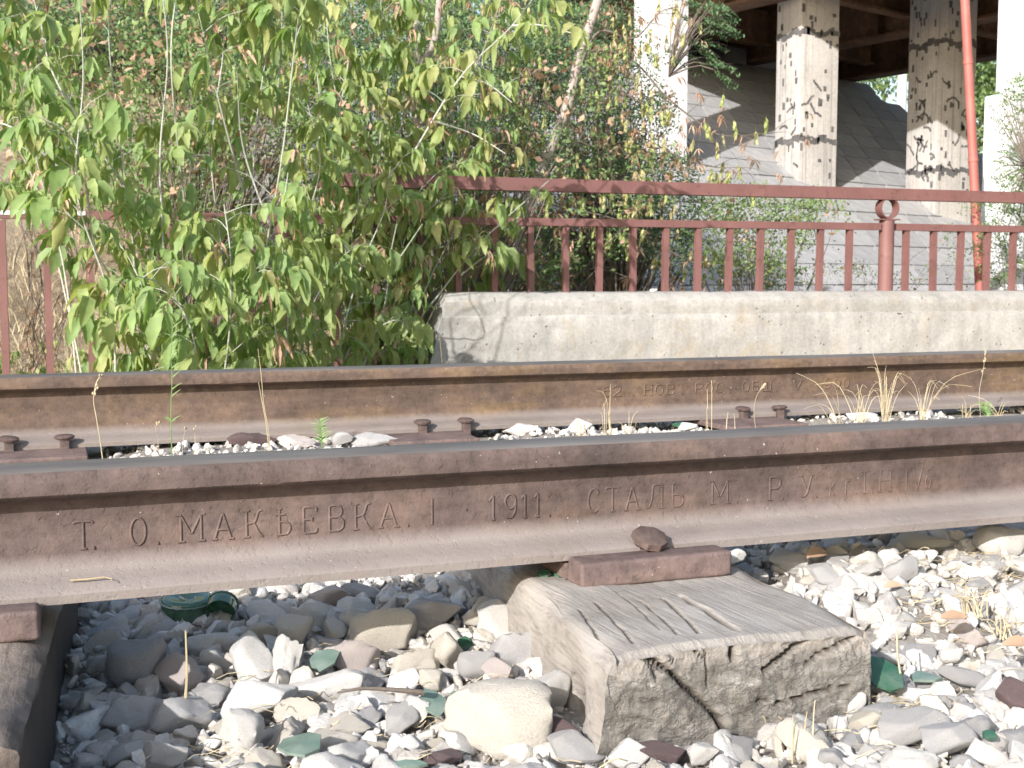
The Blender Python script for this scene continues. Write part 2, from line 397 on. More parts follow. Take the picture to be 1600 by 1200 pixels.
def bez(pts, m):
    """smooth path through control points (Catmull-Rom)"""
    P = np.asarray(pts, float)
    P = np.vstack([2 * P[0] - P[1], P, 2 * P[-1] - P[-2]])
    out = []; k = len(P) - 3
    for t in np.linspace(0, k - 1e-9, m):
        i = int(t); u = t - i; a, b, c, d = P[i:i + 4]
        out.append(0.5 * (2 * b + (c - a) * u + (2 * a - 5 * b + 4 * c - d) * u * u + (-a + 3 * b - 3 * c + d) * u ** 3))
    return np.array(out)
_perm = rng.random((64, 64, 64))
def vnoise(P):
    P = np.asarray(P, float); i = np.floor(P).astype(int); f_ = P - i; f_ = f_ * f_ * (3 - 2 * f_)
    out = np.zeros(len(P))
    for dx in (0, 1):
        for dy in (0, 1):
            for dz in (0, 1):
                w = (f_[:, 0] if dx else 1 - f_[:, 0]) * (f_[:, 1] if dy else 1 - f_[:, 1]) * (f_[:, 2] if dz else 1 - f_[:, 2])
                out += w * _perm[(i[:, 0] + dx) % 64, (i[:, 1] + dy) % 64, (i[:, 2] + dz) % 64]
    return out * 2 - 1
def fbm(P, o=4):
    P = np.asarray(P, float); s = 0; a = 1.0
    for k in range(o): s = s + a * vnoise(P * 2 ** k + 17.3 * k); a *= 0.5
    return s
def sstep(a, b, x):
    t = np.clip((x - a) / (b - a), 0, 1); return t * t * (3 - 2 * t)

# ------------------------------------------------------------------ terrain
BD = np.array([-0.3, 0.954]); CD = np.array([0.954, 0.3])     # bridge axis and its cross direction
B0, C0, C1, EH, ES = 14.9, 8.5, 21.0, 4.5, 0.62                # embankment core
def emb(x, y):
    b = x * BD[0] + y * BD[1]; c = x * CD[0] + y * CD[1]
    db = np.maximum(B0 - b, 0); dc = np.maximum(np.maximum(C0 - c, c - C1), 0)
    return EH - ES * np.hypot(db, dc)
def base_h(x, y):
    x = np.asarray(x, float); y = np.asarray(y, float)
    z = -0.112 + 0.0 * x
    z = z - 0.022 * sstep(0.55, 0.3, x) * sstep(-0.9, -0.1, y) * sstep(0.9, 0.45, y)
    z = z + 0.055 * sstep(0.72, 0.98, x) * sstep(-0.34, -0.02, y) * sstep(2.0, 1.0, x) * sstep(0.75, 0.35, y)
    z = z + 0.040 * sstep(0.7, 1.15, y)
    for a_, b_ in ((.10, .64), (1.02, 1.52), (1.90, 2.36), (2.75, 3.6)):
        z = z + (0.008 if 1.0 < a_ < 1.1 else 0.016) * sstep(a_, a_ + .08, x) * sstep(b_, b_ - .08, x) * sstep(0.8, 1.1, y) * sstep(1.75, 1.5, y)
    z = z - 0.47 * sstep(2.1, 4.4, y)
    z = z + 0.04 * sstep(7.5, 9.0, y)
    hill = np.maximum(0, y - 8.3 - 0.25 * np.maximum(x - 1.0, 0)) * 0.50
    z = z + hill * sstep(9.5, 4.0, x - 0.15 * y)
    z = z - 0.2 * sstep(-0.7, -2.5, y)
    z = np.maximum(z, np.where(x + y > 10, emb(x, y) - 0.10, -9))
    return z
def ground_h(x, y):
    x = np.asarray(x, float); y = np.asarray(y, float)
    P = np.stack([x, y, 0 * x], -1).reshape(-1, 3)
    n = fbm(P * 6, 4).reshape(x.shape) * 0.008 * sstep(3, 1, np.abs(y)) + fbm(P * 0.8 + 5, 4).reshape(x.shape) * 0.10 * sstep(5, 9, y) * (emb(x, y) < base_h(x, y) - 0.02)
    return base_h(x, y) + n
def grid_sheet(xs, ys, hf, skip=None):
    X, Y = np.meshgrid(xs, ys); Z = hf(X, Y)
    V = np.stack([X, Y, Z], -1).reshape(-1, 3); nx = len(xs)
    i, j = np.meshgrid(np.arange(nx - 1), np.arange(len(ys) - 1)); a = (j * nx + i).ravel()
    return V, np.stack([a, a + 1, a + 1 + nx, a + nx], -1)
def spaced(a, b, dense0, dense1, fine, coarse):
    out = [a]; x = a
    while x < b:
        d = 0 if dense0 <= x <= dense1 else min(abs(x - dense0), abs(x - dense1))
        x += fine + d * coarse; out.append(x)
    return np.array(out)
xs = spaced(-160, 170, -0.6, 3.2, 0.03, 0.09); ys = spaced(-80, 220, -0.9, 2.2, 0.03, 0.07)
V, F = grid_sheet(xs, ys, ground_h)
g = fast_mesh('ground', V, F, M['ground'], smooth=180)
g.materials.append(M['hill']); g.materials.append(M['joint'])
cy_ = V[F].mean(1)
onslope = emb(cy_[:, 0], cy_[:, 1]) > cy_[:, 2] - 0.02
g.polygons.foreach_set('material_index', np.where(cy_[:, 1] > 3.2, np.where(onslope, 2, 1), 0).astype(np.int32))
obj('ground', g, kind='structure')

# paved embankment under the bridge: slabs laid on the slope
tile_root = bpy.data.objects.new('paved_slope', None); COL.objects.link(tile_root); tile_root['kind'] = 'structure'
TW, TH = 0.62, 0.50
tv, tf = box_vf(0.014, TW - 0.014, 0.014, TH - 0.014, -0.06, 0.0)
tv = np.array(tv); tv[:, 0] += tv[:, 1] * 0.55                      # skewed slabs, joints run slantwise
tb = MB(); tb.add(tv, tf); tile_me = tb.mesh('paving_slab', M['tile'])
sl = math.hypot(1, ES); nrow = 19
far_tiles = MB(); n_t = 0
for j in range(nrow):
    for i in range(-4, 25):
        c = 9.0 + i * TW - j * TH * 0.0 + (j % 2) * 0.0 - 0.55 * TH * 0 + (j * 0.55 * TH) % TW
        dist = (j + 1) * TH / sl
        b = B0 - dist
        if c > C1 - 0.1: continue
        p = BD * b + CD * c
        z = EH - ES * dist
        X = np.array([CD[0], CD[1], 0]); Yv = np.array([BD[0], BD[1], ES]) / sl; Zv = np.cross(X, Yv)
        jit = rnd.uniform(-0.004, 0.006)
        mw = Matrix(((X[0], Yv[0], Zv[0], p[0] + Zv[0] * jit), (X[1], Yv[1], Zv[1], p[1] + Zv[1] * jit), (X[2], Yv[2], Zv[2], z + Zv[2] * jit), (0, 0, 0, 1)))
        if n_t < 298 and c > 10.5:
            o = obj('slab', tile_me, tile_root); o.matrix_world = mw; n_t += 1
        else:
            far_tiles.add([mw @ Vector(v) for v in tv], tf, rnd.random())
# conical corner of the embankment, courses of narrow slabs
for j in range(17):
    r0 = j * TH / sl; r1 = (j + 1) * TH / sl
    nseg = max(3, int(r1 * math.pi / 2 / 0.6))
    for k in range(nseg):
        a0 = k / nseg * math.pi / 2 + 0.01 / r1; a1 = (k + 1) / nseg * math.pi / 2 - 0.01 / r1
        q = []
        for (r_, a_) in ((r0 + 0.012, a0), (r0 + 0.012, a1), (r1 - 0.006, a1), (r1 - 0.006, a0)):
            c = C1 + r_ * math.sin(a_); b = B0 - r_ * math.cos(a_)
            p = BD * b + CD * c; q.append((p[0], p[1], EH - ES * r_))
        vv = q + [(x_, y_, z_ - 0.07) for x_, y_, z_ in q]
        far_tiles.add(vv, [(0, 3, 2, 1), (4, 5, 6, 7), (0, 1, 5, 4), (1, 2, 6, 5), (2, 3, 7, 6), (3, 0, 4, 7)], rnd.random())
obj('slab_field', far_tiles.mesh('slab_field', M['tile']), tile_root, kind='stuff')

# ------------------------------------------------------------------ bridge
bridge = thing('bridge', 'rusty steel girder bridge deck crossing above the patched concrete piers', 'bridge')
def oriented_box(mb, c0, c1, b0, b1, z0, z1):
    v, f_ = box_vf(c0, c1, b0, b1, z0, z1); v = np.array(v)
    xy = v[:, :1] * CD + v[:, 1:2] * BD
    mb.add(np.column_stack([xy, v[:, 2]]), [q for q in f_])
def bpart(name, mat_, boxes, parent=bridge):
    mb = MB()
    for q in boxes: oriented_box(mb, *q)
    return obj(name, mb.mesh(name, mat_), parent)
bpart('deck_slab', M['grey_pier'], [(12.3, 22.5, -40, 16.5, 5.52, 5.85)])
bpart('edge_beam', M['grey_pier'], [(12.0, 12.297, -40, 16.5, 5.15, 6.15)])
bpart('edge_beam', M['grey_pier'], [(22.503, 22.8, -40, 16.5, 5.15, 6.15)])
for gc in (14.0, 17.85, 21.0):
    gd = bpart('girder', M['steel'], [(gc - 0.015, gc + 0.015, -40, 15.6, 4.55, 5.45)])
    bpart('flange', M['steel'], [(gc - 0.22, gc + 0.22, -40, 15.6, 4.50, 4.548)], gd)
    bpart('flange', M['steel'], [(gc - 0.20, gc + 0.20, -40, 15.6, 5.452, 5.518)], gd)
    for k in range(9):
        b = 14.9 - 1.55 * k
        bpart('stiffener', M['steel'], [(gc - 0.19, gc - 0.017, b - 0.012, b + 0.012, 4.55, 5.45)], gd)
for k in range(6):
    b = 14.2 - 3.1 * k
    for (a0, a1) in ((14.23, 17.62), (18.08, 20.77)):
        cb = bpart('cross_beam', M['steel'], [(a0, a1, b - 0.012, b + 0.012, 4.75, 5.35)])
        bpart('flange', M['steel'], [(a0, a1, b - 0.1, b + 0.1, 4.70, 4.747)], cb)
    for c in (15.3, 16.5):
        bpart('stringer', M['steel'], [(c - 0.06, c + 0.06, b - 2.98, b - 0.12, 5.2, 5.5)])
bpart('abutment_wall', M['grey_pier'], [(12.6, 22.2, 15.65, 16.3, 4.3, 5.51)])
bpart('bearing', M['tar'], [(16.9, 17.5, 14.6, 15.3, 4.42, 4.70)])

def pier(px, py_base, dist, s, ztop, label, cat, mat_, patches, seed):
    """square column with faces along the track directions"""
    base = at_d(px, py_base, dist)
    z0 = float(emb(np.array(base[0]), np.array(base[1]))) - 0.5
    t = thing('bridge_pier', label, cat, (base[0], base[1], z0))
    h = ztop - z0
    me = bev_box('shaft', s, s, h, 0.02, mat_); me.transform(Matrix.Translation((0, 0, h / 2)))
    obj('shaft', me, t)
    mb = MB(); rr = random.Random(seed)
    def blot(face, u0, u1, v0, v1):
        e = s / 2 + 0.0006
        if face == 0: v, f_ = box_vf(-e - 0.004, -e, u0, u1, v0, v1)       # faces -X
        else: v, f_ = box_vf(u0, u1, -e - 0.004, -e, v0, v1)              # faces -Y
        v = np.array(v); v += np.array([rr.uniform(-.006, .006) for _ in range(24)]).reshape(8, 3) * (np.array([0, 1, 1]) if face == 0 else np.array([1, 0, 1]))
        mb.add(v, f_)
    hs = s / 2 - 0.03
    zv0 = z0
    for zz in patches['bands']:
        for face in (0, 1):
            n = 14; u = -hs - 0.03
            w = (2 * hs + 0.06) / n
            for k in range(n):
                dz = 0.03 * math.sin(k * 0.7 + zz * 3 + face) + rr.uniform(-0.012, 0.012); th = rr.uniform(0.03, 0.06)
                blot(face, u, u + w * 1.1, zz - z0 + dz - th, zz - z0 + dz + th); u += w
    for face in (0, 1):
        for k in range(patches['spots'][face]):
            zz = rr.uniform(patches['z'][0], patches['z'][1]) - z0; u = rr.uniform(-hs, hs)
            w = rr.uniform(0.014, 0.03); hh = rr.uniform(0.02, 0.06)
            blot(face, u - w, u + w, zz - hh, zz + hh)
    for k in range(patches['cracks']):
        face = 0 if rr.random() < 0.75 else 1
        zz = rr.uniform(*patches['cz']) - z0; u = rr.uniform(-hs * 0.7, hs * 0.7); ang = rr.uniform(0, 6.28)
        for q in range(rr.randint(4, 8)):
            blot(face, u - 0.016, u + 0.016, zz - 0.016, zz + 0.016)
            ang += rr.uniform(-0.6, 0.6); u += 0.035 * math.cos(ang); zz += 0.035 * math.sin(ang)
            u = max(-hs, min(hs, u))
    obj('tar_patches', mb.mesh('tar_patches', M['tar']), t, kind='stuff')
    return t
pier(1257, 300, 18.5, 0.66, 5.5, 'sunlit square concrete bridge pier dotted with dark tar patches, left of the red pipe', 'bridge pier', M['pier'],
     dict(bands=[3.98, 2.42], spots=(26, 34), z=(1.9, 4.9), cracks=9, cz=(2.0, 3.2)), 3)
pier(1465, 330, 19.5, 0.72, 5.5, 'shaded square concrete bridge pier covered in dark cracks and patches, directly beside the red pipe', 'bridge pier', M['pier'],
     dict(bands=[4.02, 2.05], spots=(40, 46), z=(1.6, 4.9), cracks=34, cz=(1.7, 3.6)), 5)
# pale pier behind the foliage
pb = at_d(1030, 330, 17.0)
pp = thing('pale_pier', 'tall pale concrete pier half hidden by shrub foliage in front of the paved slope', 'pier', (pb[0], pb[1], -0.8))
me = bev_box('shaft', 0.62, 0.45, 8.0, 0.03, M['grey_pier']); me.transform(Matrix.Translation((0, 0, 4.0)))
obj('shaft', me, pp)
# pale blue pillar on the right
pb = at_d(1572, 440, 10.6)
pl = thing('pale_pillar', 'whitewashed stepped pillar at the right edge, right of the red pipe', 'pillar', (pb[0] + 0.06, pb[1], -0.6))
me = bev_box('plinth', 0.46, 0.30, 2.52, 0.02, M['pale_pier']); me.transform(Matrix.Translation((0, 0, 1.26))); obj('plinth', me, pl)
me = bev_box('shaft', 0.33, 0.22, 4.0, 0.02, M['pale_pier']); me.transform(Matrix.Translation((0.015, 0, 4.52))); obj('shaft', me, pl)
# red pipe
pa = at_d(1531, 455, 10.3); pt = at_d(1503, -90, 10.3)
d_ = pt - pa
rp = thing('pipe', 'thin leaning red painted pipe between the second pier and the pale pillar', 'pipe', tuple(pa - d_ * 0.25))
mb = MB(); mb.add(*tube([(0, 0, 0), tuple(d_ * 1.6)], 0.038, 16)); obj('tube', mb.mesh('tube', M['pipe'], 60), rp)
for k in (0.42, 0.62, 0.9, 1.1):
    mb = MB(); mb.add(*tube([tuple(d_ * k), tuple(d_ * (k + 0.012))], 0.043, 16)); obj('coupling', mb.mesh('coupling', M['pipe'], 60), rp)
# distant pole seen beneath the bridge
pb = at_d(1410, 120, 42)
mb = MB(); mb.add(*tube([(0, 0, -6), (0, 0, 9)], 0.16, 12))
obj('utility_pole', mb.mesh('utility_pole', M['grey_pier'], 60), None, tuple(pb), label='pale pole standing far behind, seen through the gap beneath the bridge', category='pole')
# rounded ridge boulders of mortar on the slope
# ------------------------------------------------------------------ fence
FY = 6.1815
def rail_z(x): return 0.722 + 0.03 * np.clip((x + 0.3) / 4, 0, 1)
fence = thing('fence', 'brown red painted metal railing fence with ring ornament, behind the concrete barrier', 'fence', (3, FY, 0))
def fpart(name, v, f_, smooth=40, label=None, mat_=None):
    mb = MB(); v = np.asarray(v, float) - np.array([3, FY, 0]); mb.add(v, f_)
    o = obj(name, mb.mesh(name, mat_ or M['fence'], smooth), fence)
    if label: o['label'] = label
    return o
for (x0, x1) in ((-8.2, 1.34), (2.15, 5.66), (5.80, 10.1), (10.22, 14.5)):
    if x0 == 2.15: x0 = 1.46
    n = 2; v = []; 
    for x in (x0, x1):
        z = float(rail_z(x)); v += [(x, FY - 0.03, z - 0.05), (x, FY + 0.03, z - 0.05), (x, FY + 0.03, z), (x, FY - 0.03, z)]
    fpart('lower_rail', v, [(0, 1, 2, 3), (7, 6, 5, 4), (0, 4, 5, 1), (1, 5, 6, 2), (2, 6, 7, 3), (3, 7, 4, 0)], label='lower horizontal rail of the fence' if False else None)
v, f_ = box_vf(1.53, 14.5, FY - 0.04, FY + 0.04, 0.945, 1.028); v = np.array(v)
v[[0, 3, 4, 7], 2] -= 0.033
fpart('handrail', v, f_)
v, f_ = box_vf(1.50, 1.527, FY - 0.045, FY + 0.045, 0.905, 1.0); fpart('end_cap', v, f_)
def post(x, z0):
    v, f_ = tube([(x, FY, z0), (x, FY, float(rail_z(x)) + 0.02)], 0.055, 20); fpart('post', v, f_, 60)
    if x > 2:
        v, f_ = box_vf(x - 0.085, x + 0.085, FY - 0.045, FY + 0.045, float(rail_z(x)) + 0.0225, float(rail_z(x)) + 0.032); fpart('cap_plate', v, f_)
        mb_v = []; mf = []; m = 36; ro, ri, w = 0.079, 0.068, 0.035; zc = 0.863
        for k in range(m):
            a = 2 * math.pi * k / m
            for (r_, yy) in ((ro, -w), (ro, w), (ri, w), (ri, -w)): mb_v.append((x + r_ * math.cos(a) * 1.04, FY + yy, zc + r_ * math.sin(a)))
            n_ = (k + 1) % m
            for q in range(4): mf.append((k * 4 + q, k * 4 + (q + 1) % 4, n_ * 4 + (q + 1) % 4, n_ * 4 + q))
        fpart('ring', mb_v, mf, 40)
for x in (-7.56, -3.13): post(x, -0.62)
post(1.30, -0.62); post(5.728, 0.15); post(10.16, 0.15)
def baluster(x, z0):
    z1 = float(rail_z(x)) - 0.0505; s = 0.020
    v, f_ = box_vf(x - s, x + s, FY - s, FY + s, z0, z1); v = np.array(v); v[:4, 0] += rnd.uniform(-.006, .006); v[4:, 0] += rnd.uniform(-.003, .003); v[:4, 1] += rnd.uniform(-.004, .004)
    c_, s_ = math.cos(a_ := rnd.uniform(-.06, .06)), math.sin(a_); m_ = v.mean(0); w_ = v - m_; v = m_ + np.stack([w_[:, 0] * c_ - w_[:, 1] * s_, w_[:, 0] * s_ + w_[:, 1] * c_, w_[:, 2]], -1)
    fpart('baluster', v, f_, 30)
x = -0.305
while x > -7.4: x -= 0.2335
while x < 1.24:
    if min(abs(x - q) for q in (-7.56, -3.13)) > 0.12: baluster(x, -0.62)
    x += 0.2335
for x in (1.62, 1.87): baluster(x, -0.62)
x = 2.155
while x < 2.3: baluster(x, -0.62); x += 0.25
x = 3.159 - 3 * 0.2495
while x < 14.3:
    if min(abs(x - q) for q in (5.728, 10.16)) > 0.10: baluster(x, 0.19)
    x += 0.2495
# ragged pale strip along the top of the left rail
mb = MB(); xx = -0.75
while xx < 0.12:
    w = rnd.uniform(0.03, 0.09); v, f_ = box_vf(xx, xx + w, FY - 0.034, FY - 0.0302, float(rail_z(xx)) - rnd.uniform(0.012, 0.02), float(rail_z(xx)) + 0.004); mb.add(np.array(v) - np.array([3, FY, 0]), f_); xx += w
o = obj('pale_strip', mb.mesh('pale_strip', M['pale_pier']), fence); o['label'] = 'pale ragged strip along the top of the left rail'

# ------------------------------------------------------------------ concrete barrier
def barrier():
    prof = [(5.90, -0.5), (5.905, -0.06), (5.925, 0.10), (5.945, 0.109), (5.945, 0.198), (5.955, 0.21), (6.02, 0.246), (6.04, 0.254), (6.33, 0.258), (6.36, 0.245), (6.40, -0.5)]
    fine = []
    for a, b in zip(prof[:-1], prof[1:]):
        n = max(1, int(math.dist(a, b) / 0.03))
        for k in range(n): fine.append((a[0] + (b[0] - a[0]) * k / n, a[1] + (b[1] - a[1]) * k / n))
    fine.append(prof[-1]); fine = np.array(fine); m = len(fine)
    xs_ = np.concatenate([np.arange(2.27, 8.0, 0.035), np.linspace(8.1, 20, 40)])
    V = []
    for i, x in enumerate(xs_):
        for (y, z) in fine: V.append((x, y, z))
    V = np.array(V)
    end = sstep(2.5, 2.27, V[:, 0])
    V[:, 0] -= end * (0.258 - V[:, 2]) * 0.30                      # end leans out towards its foot
    edge = sstep(0.03, 0.0, np.minimum(np.abs(V[:, 2] - 0.25), 1)) * sstep(2.33, 2.27, V[:, 0])
    V[:, 0] += edge * 0.02
    n1 = fbm(V * 7, 4); n2 = fbm(V * 30 + 9, 3)
    ledge = np.exp(-((V[:, 2] - 0.103) / 0.012) ** 2)
    d = 0.006 * n1 + 0.004 * n2 * (1 + 1.5 * ledge) + 0.005 * ledge
    chip = np.clip(fbm(V * 4 + 31, 3) - 0.75, 0, 1) * 0.06
    front = V[:, 1] < 6.0
    V[:, 1] += np.where(front, d + chip, 0); V[:, 2] += np.where(V[:, 2] > 0.2, 0.4 * d - 0.3 * chip, 0)
    dam = sstep(2.62, 2.36, V[:, 0]) * sstep(2.2, 2.36, V[:, 0]) * sstep(0.12, 0.02, V[:, 2]) * front
    V[:, 1] += dam * (0.03 + 0.02 * fbm(V * 22 + 4, 3))
    F = []
    for i in range(len(xs_) - 1):
        for k in range(m - 1): F.append((i * m + k, i * m + m + k, i * m + m + k + 1, i * m + k + 1))
    mb = MB(); mb.add(V, F)
    # end cap as a fan grid
    mb.add(V[:m], [tuple(range(m))])
    return mb
o = obj('concrete_barrier', barrier().mesh('concrete_barrier', M['barrier'], 45), label='long low grey concrete barrier with chipped left end, beneath the railing', category='barrier')
# rusty rebar stub sticking out of the barrier
p = at_y(1402, 491, 5.95)
mb = MB(); mb.add(*tube(bez([(-0.012, 0.03, 0.004), (-0.012, -0.015, 0.006), (0.015, -0.02, 0.002), (0.04, -0.018, -0.012)], 10), 0.006, 7))
obj('rebar_stub', mb.mesh('rebar_stub', M['dark_iron'], 60), o, tuple(p))

# ------------------------------------------------------------------ rails
def rail_profile(H, hw, hh, bw, web):
    f_ = [(-bw, 0), (-bw - .0005, .009), (-bw + .003, .0125), (-bw * .62, .0175), (-bw * .42, .021), (-bw * .30, .0245), (-web - .0055, .030), (-web - .002, .0365), (-web, .043),
          (-web, H - hh - .018), (-web - .002, H - hh - .009), (-web - .008, H - hh - .004), (-hw + .004, H - hh - .001), (-hw, H - hh + .003),
          (-hw - .0005, H - hh * .55), (-hw + .0008, H - .010), (-hw + .0035, H - .0052), (-hw + .009, H - .0022), (-hw + .018, H - .0005), (-.006, H)]
    return f_ + [(-y, z) for y, z in reversed(f_)]
def make_rail(name, label, Yc, Zc, H, hw, hh, bw, web, x0, x1, f0, f1, m_side, seed):
    root = thing(name, label, 'rail', (0, Yc, Zc))
    prof = rail_profile(H, hw, hh, bw, web); m = len(prof)
    xs_ = np.concatenate([np.arange(x0, f0, 0.25), np.arange(f0, f1, 0.012), np.arange(f1, x1, 0.25)])
    V = np.array([(x, y, z) for x in xs_ for (y, z) in prof])
    P = V * np.array([1, 1, 1])
    low = fbm(P * np.array([2.5, 20, 20]) + seed, 4); hi = fbm(P * np.array([60, 80, 80]) + seed, 3)
    edge = np.exp(-((V[:, 2] - (H - .006)) / .006) ** 2)
    V[:, 1] += np.sign(V[:, 1]) * (low * 0.0006 + hi * 0.00025 - edge * np.clip(hi, 0, 1) * 0.0012)
    V[:, 2] += (V[:, 2] > H - .012) * (low * 0.0004) + (V[:, 2] < 0.013) * low * 0.0005
    F = [];
    mi = []
    topk = {k for k in range(m) if min(prof[k][1], prof[(k + 1) % m][1]) > H - .0056}
    for i in range(len(xs_) - 1):
        for k in range(m):
            k2 = (k + 1) % m
            F.append((i * m + k, i * m + k2, (i + 1) * m + k2, (i + 1) * m + k)); mi.append(1 if k in topk else 0)
    mb = MB(); mb.add(V, F); mb.fm = mi
    mb.add(V[:m], [tuple(range(m))[::-1]]); mb.add(V[-m:], [tuple(range(m))])
    obj('rail_body', mb.mesh('rail_body', [m_side, M['rail_top']], 40), root)
    return root
near = make_rail('rail', 'nearest rusty rail with the raised date 1911 on its web', 0, 0, .137, .034, .032, .057, .0072, -8, 10, -0.6, 1.7, M['rail'], 3)
FZ = -0.044; FH = 0.162; GA = 1.59
far = make_rail('rail', 'second rusty rail behind the nearest one, raised number 62 on its web', GA, FZ, FH, .0365, .033, .068, .0085, -9, 12, -0.7, 3.4, M['rail_far'], 41)

# raised letters as round ribs on the web; every stroke in a 0..1 box
def arc(cx, cy, rx, ry, a0, a1, n=10):
    return [(cx + rx * math.cos(R(a0 + (a1 - a0) * k / n)), cy + ry * math.sin(R(a0 + (a1 - a0) * k / n))) for k in range(n + 1)]
def serif(x, y, w=0.13): return [(x - w, y), (x + w, y)]
G = {
 'Т': [[(.5, 0), (.5, 1)], [(.05, .93), (.08, 1), (.92, 1), (.95, .93)], serif(.5, 0)],
 'О': [arc(.5, .5, .42, .5, 90, 450, 18)],
 'М': [[(.12, 0), (.12, 1), (.5, .25), (.88, 1), (.88, 0)], serif(.12, 0), serif(.88, 0), serif(.06, 1, .08), serif(.94, 1, .08)],
 'А': [[(.08, 0), (.5, 1), (.92, 0)], [(.24, .36), (.76, .36)], serif(.08, 0), serif(.92, 0)],
 'К': [[(.15, 0), (.15, 1)], [(.88, 1), (.72, .98), (.55, .55), (.15, .5)], [(.5, .52), (.75, .1), (.9, 0)], serif(.15, 0), serif(.15, 1)],
 'Ѣ': [[(.3, 0), (.3, 1)], [(.05, .78), (.62, .78)], [(.3, .5), (.65, .5), (.88, .38), (.9, .2), (.75, .02), (.3, 0)], serif(.3, 1), serif(.3, 0)],
 'Е': [[(.9, .84), (.88, 1), (.12, 1), (.12, 0), (.9, 0), (.92, .16)], [(.12, .52), (.62, .52)], [(.62, .44), (.62, .6)]],
 'В': [[(.1, 0), (.1, 1), (.6, 1), (.78, .88), (.78, .66), (.6, .54), (.1, .54)], [(.6, .54), (.88, .4), (.88, .14), (.65, 0), (.1, 0)]],
 'I': [[(.5, 0), (.5, 1)]],
 '1': [[(.2, .78), (.55, 1), (.55, 0)], serif(.55, 0, .15)],
 '9': [arc(.5, .7, .36, .3, 0, 360, 14), [(.86, .7), (.84, .3), (.6, .02), (.2, .06)]],
 'С': [arc(.55, .5, .45, .5, 50, 310, 14), [(.85, .75), (.85, .95)]],
 'Л': [[(.02, .05), (.15, .02), (.3, .4), (.36, 1), (.86, 1), (.86, 0)], serif(.86, 0)],
 'Ь': [[(.2, 1), (.2, 0), (.65, 0), (.88, .15), (.88, .38), (.65, .52), (.2, .52)], serif(.2, 1)],
 'Р': [[(.15, 0), (.15, 1), (.65, 1), (.88, .87), (.88, .62), (.65, .48), (.15, .48)], serif(.15, 0)],
 'У': [[(.12, 1), (.5, .45)], [(.88, 1), (.6, .2), (.4, .02), (.15, .08)], serif(.12, 1), serif(.88, 1)],
 'Н': [[(.14, 0), (.14, 1)], [(.86, 0), (.86, 1)], [(.14, .52), (.86, .52)], serif(.14, 0), serif(.14, 1), serif(.86, 0), serif(.86, 1)],
 'V': [[(.08, 1), (.48, 0), (.92, 1)], serif(.08, 1), serif(.92, 1)],
 'к': [[(.2, 0), (.2, .6)], [(.8, .6), (.2, .3), (.8, 0)]],
 'г': [[(.25, 0), (.25, .6), (.8, .6)]],
 'о': [arc(.5, .3, .34, .3, 90, 450, 10)],
 '.': [[(.46, .02), (.54, .02)]], '·': [[(.46, .5), (.54, .5)]],
 '6': [arc(.5, .3, .38, .3, 0, 360, 14), [(.12, .3), (.2, .75), (.5, 1), (.8, .95)]],
 '2': [[(.1, .8), (.3, 1), (.7, 1), (.88, .8), (.8, .5), (.1, 0), (.92, 0)]],
 'Б': [[(.88, 1), (.15, 1), (.15, 0), (.65, 0), (.88, .15), (.88, .38), (.65, .54), (.15, .54)]],
 'Щ': [[(.1, 1), (.1, 0), (.9, 0), (.9, 1)], [(.5, 1), (.5, 0)], [(.9, 0), (.98, -.12)]],
 '0': [arc(.5, .5, .38, .5, 90, 450, 18)],
}
def lettering(root, items, Yf, z0, rad, hgt):
    for ch, xa, xb, *zz in items:
        mb = MB()
        za = zz[0] if zz else z0
        k = zz[1] if len(zz) > 1 else 1.0
        for st in G[ch]:
            path = [(xa + (xb - xa) * u, Yf, za + hgt * v) for u, v in st]
            if len(path) > 2 and len(path) < 9:
                q_ = [np.array(path[0])]
                for a_, b_ in zip(path[:-1], path[1:]):
                    a_, b_ = np.array(a_), np.array(b_); L_ = np.linalg.norm(b_ - a_); e_ = min(.0014, L_ * .3) / L_
                    q_ += [a_ + (b_ - a_) * e_, a_ + (b_ - a_) * (1 - e_)]
                path = q_ + [np.array(path[-1])]
            r_ = rad * (1.5 if ch in '.·' else 1.0) * k
            mb.add(*tube(path, r_, 6))
        obj('raised_dot' if ch in '.·' else 'raised_letter', mb.mesh('raised_letter', M['rail'] if root is near else M['rail_far'], 80), root)
def X_near(px): return float(at_y(px, 800, -0.0072)[0])
near_txt = [('Т', 112, 146), ('.', 141, 150), ('О', 201, 229), ('.', 240, 252), ('М', 277, 319), ('А', 332, 363), ('К', 380, 413), ('Ѣ', 428, 456), ('Е', 471, 497), ('В', 512, 540),
            ('К', 551, 582), ('А', 592, 622), ('.', 633, 641), ('I', 668, 682), ('·', 724, 732), ('1', 761, 779), ('9', 786, 809), ('1', 812, 827), ('1', 832, 847), ('.', 854, 862),
            ('С', 917, 937), ('Т', 945, 969), ('А', 976, 999), ('Л', 1010, 1038), ('Ь', 1046, 1070), ('.', 1070, 1077), ('М', 1109, 1140), ('.', 1148, 1154), ('Р', 1199, 1221), ('.', 1219, 1225),
            ('У', 1247, 1270), ('.', 1272, 1278), ('к', 1294, 1306), ('г', 1318, 1330), ('.', 1334, 1339), ('Т', 1341, 1359), ('.', 1359, 1365), ('Н', 1371, 1393), ('.', 1402, 1407), ('I', 1410, 1420), ('V', 1424, 1441), ('о', 1443, 1455)]
items = []
for ch, a, b in near_txt:
    xa, xb = X_near(a), X_near(b)
    items.append((ch, xa, xb, 0.0448, 0.72 if a > 1290 else 1.0))
lettering(near, items, -0.0069, 0.0448, 0.0016, 0.0292)
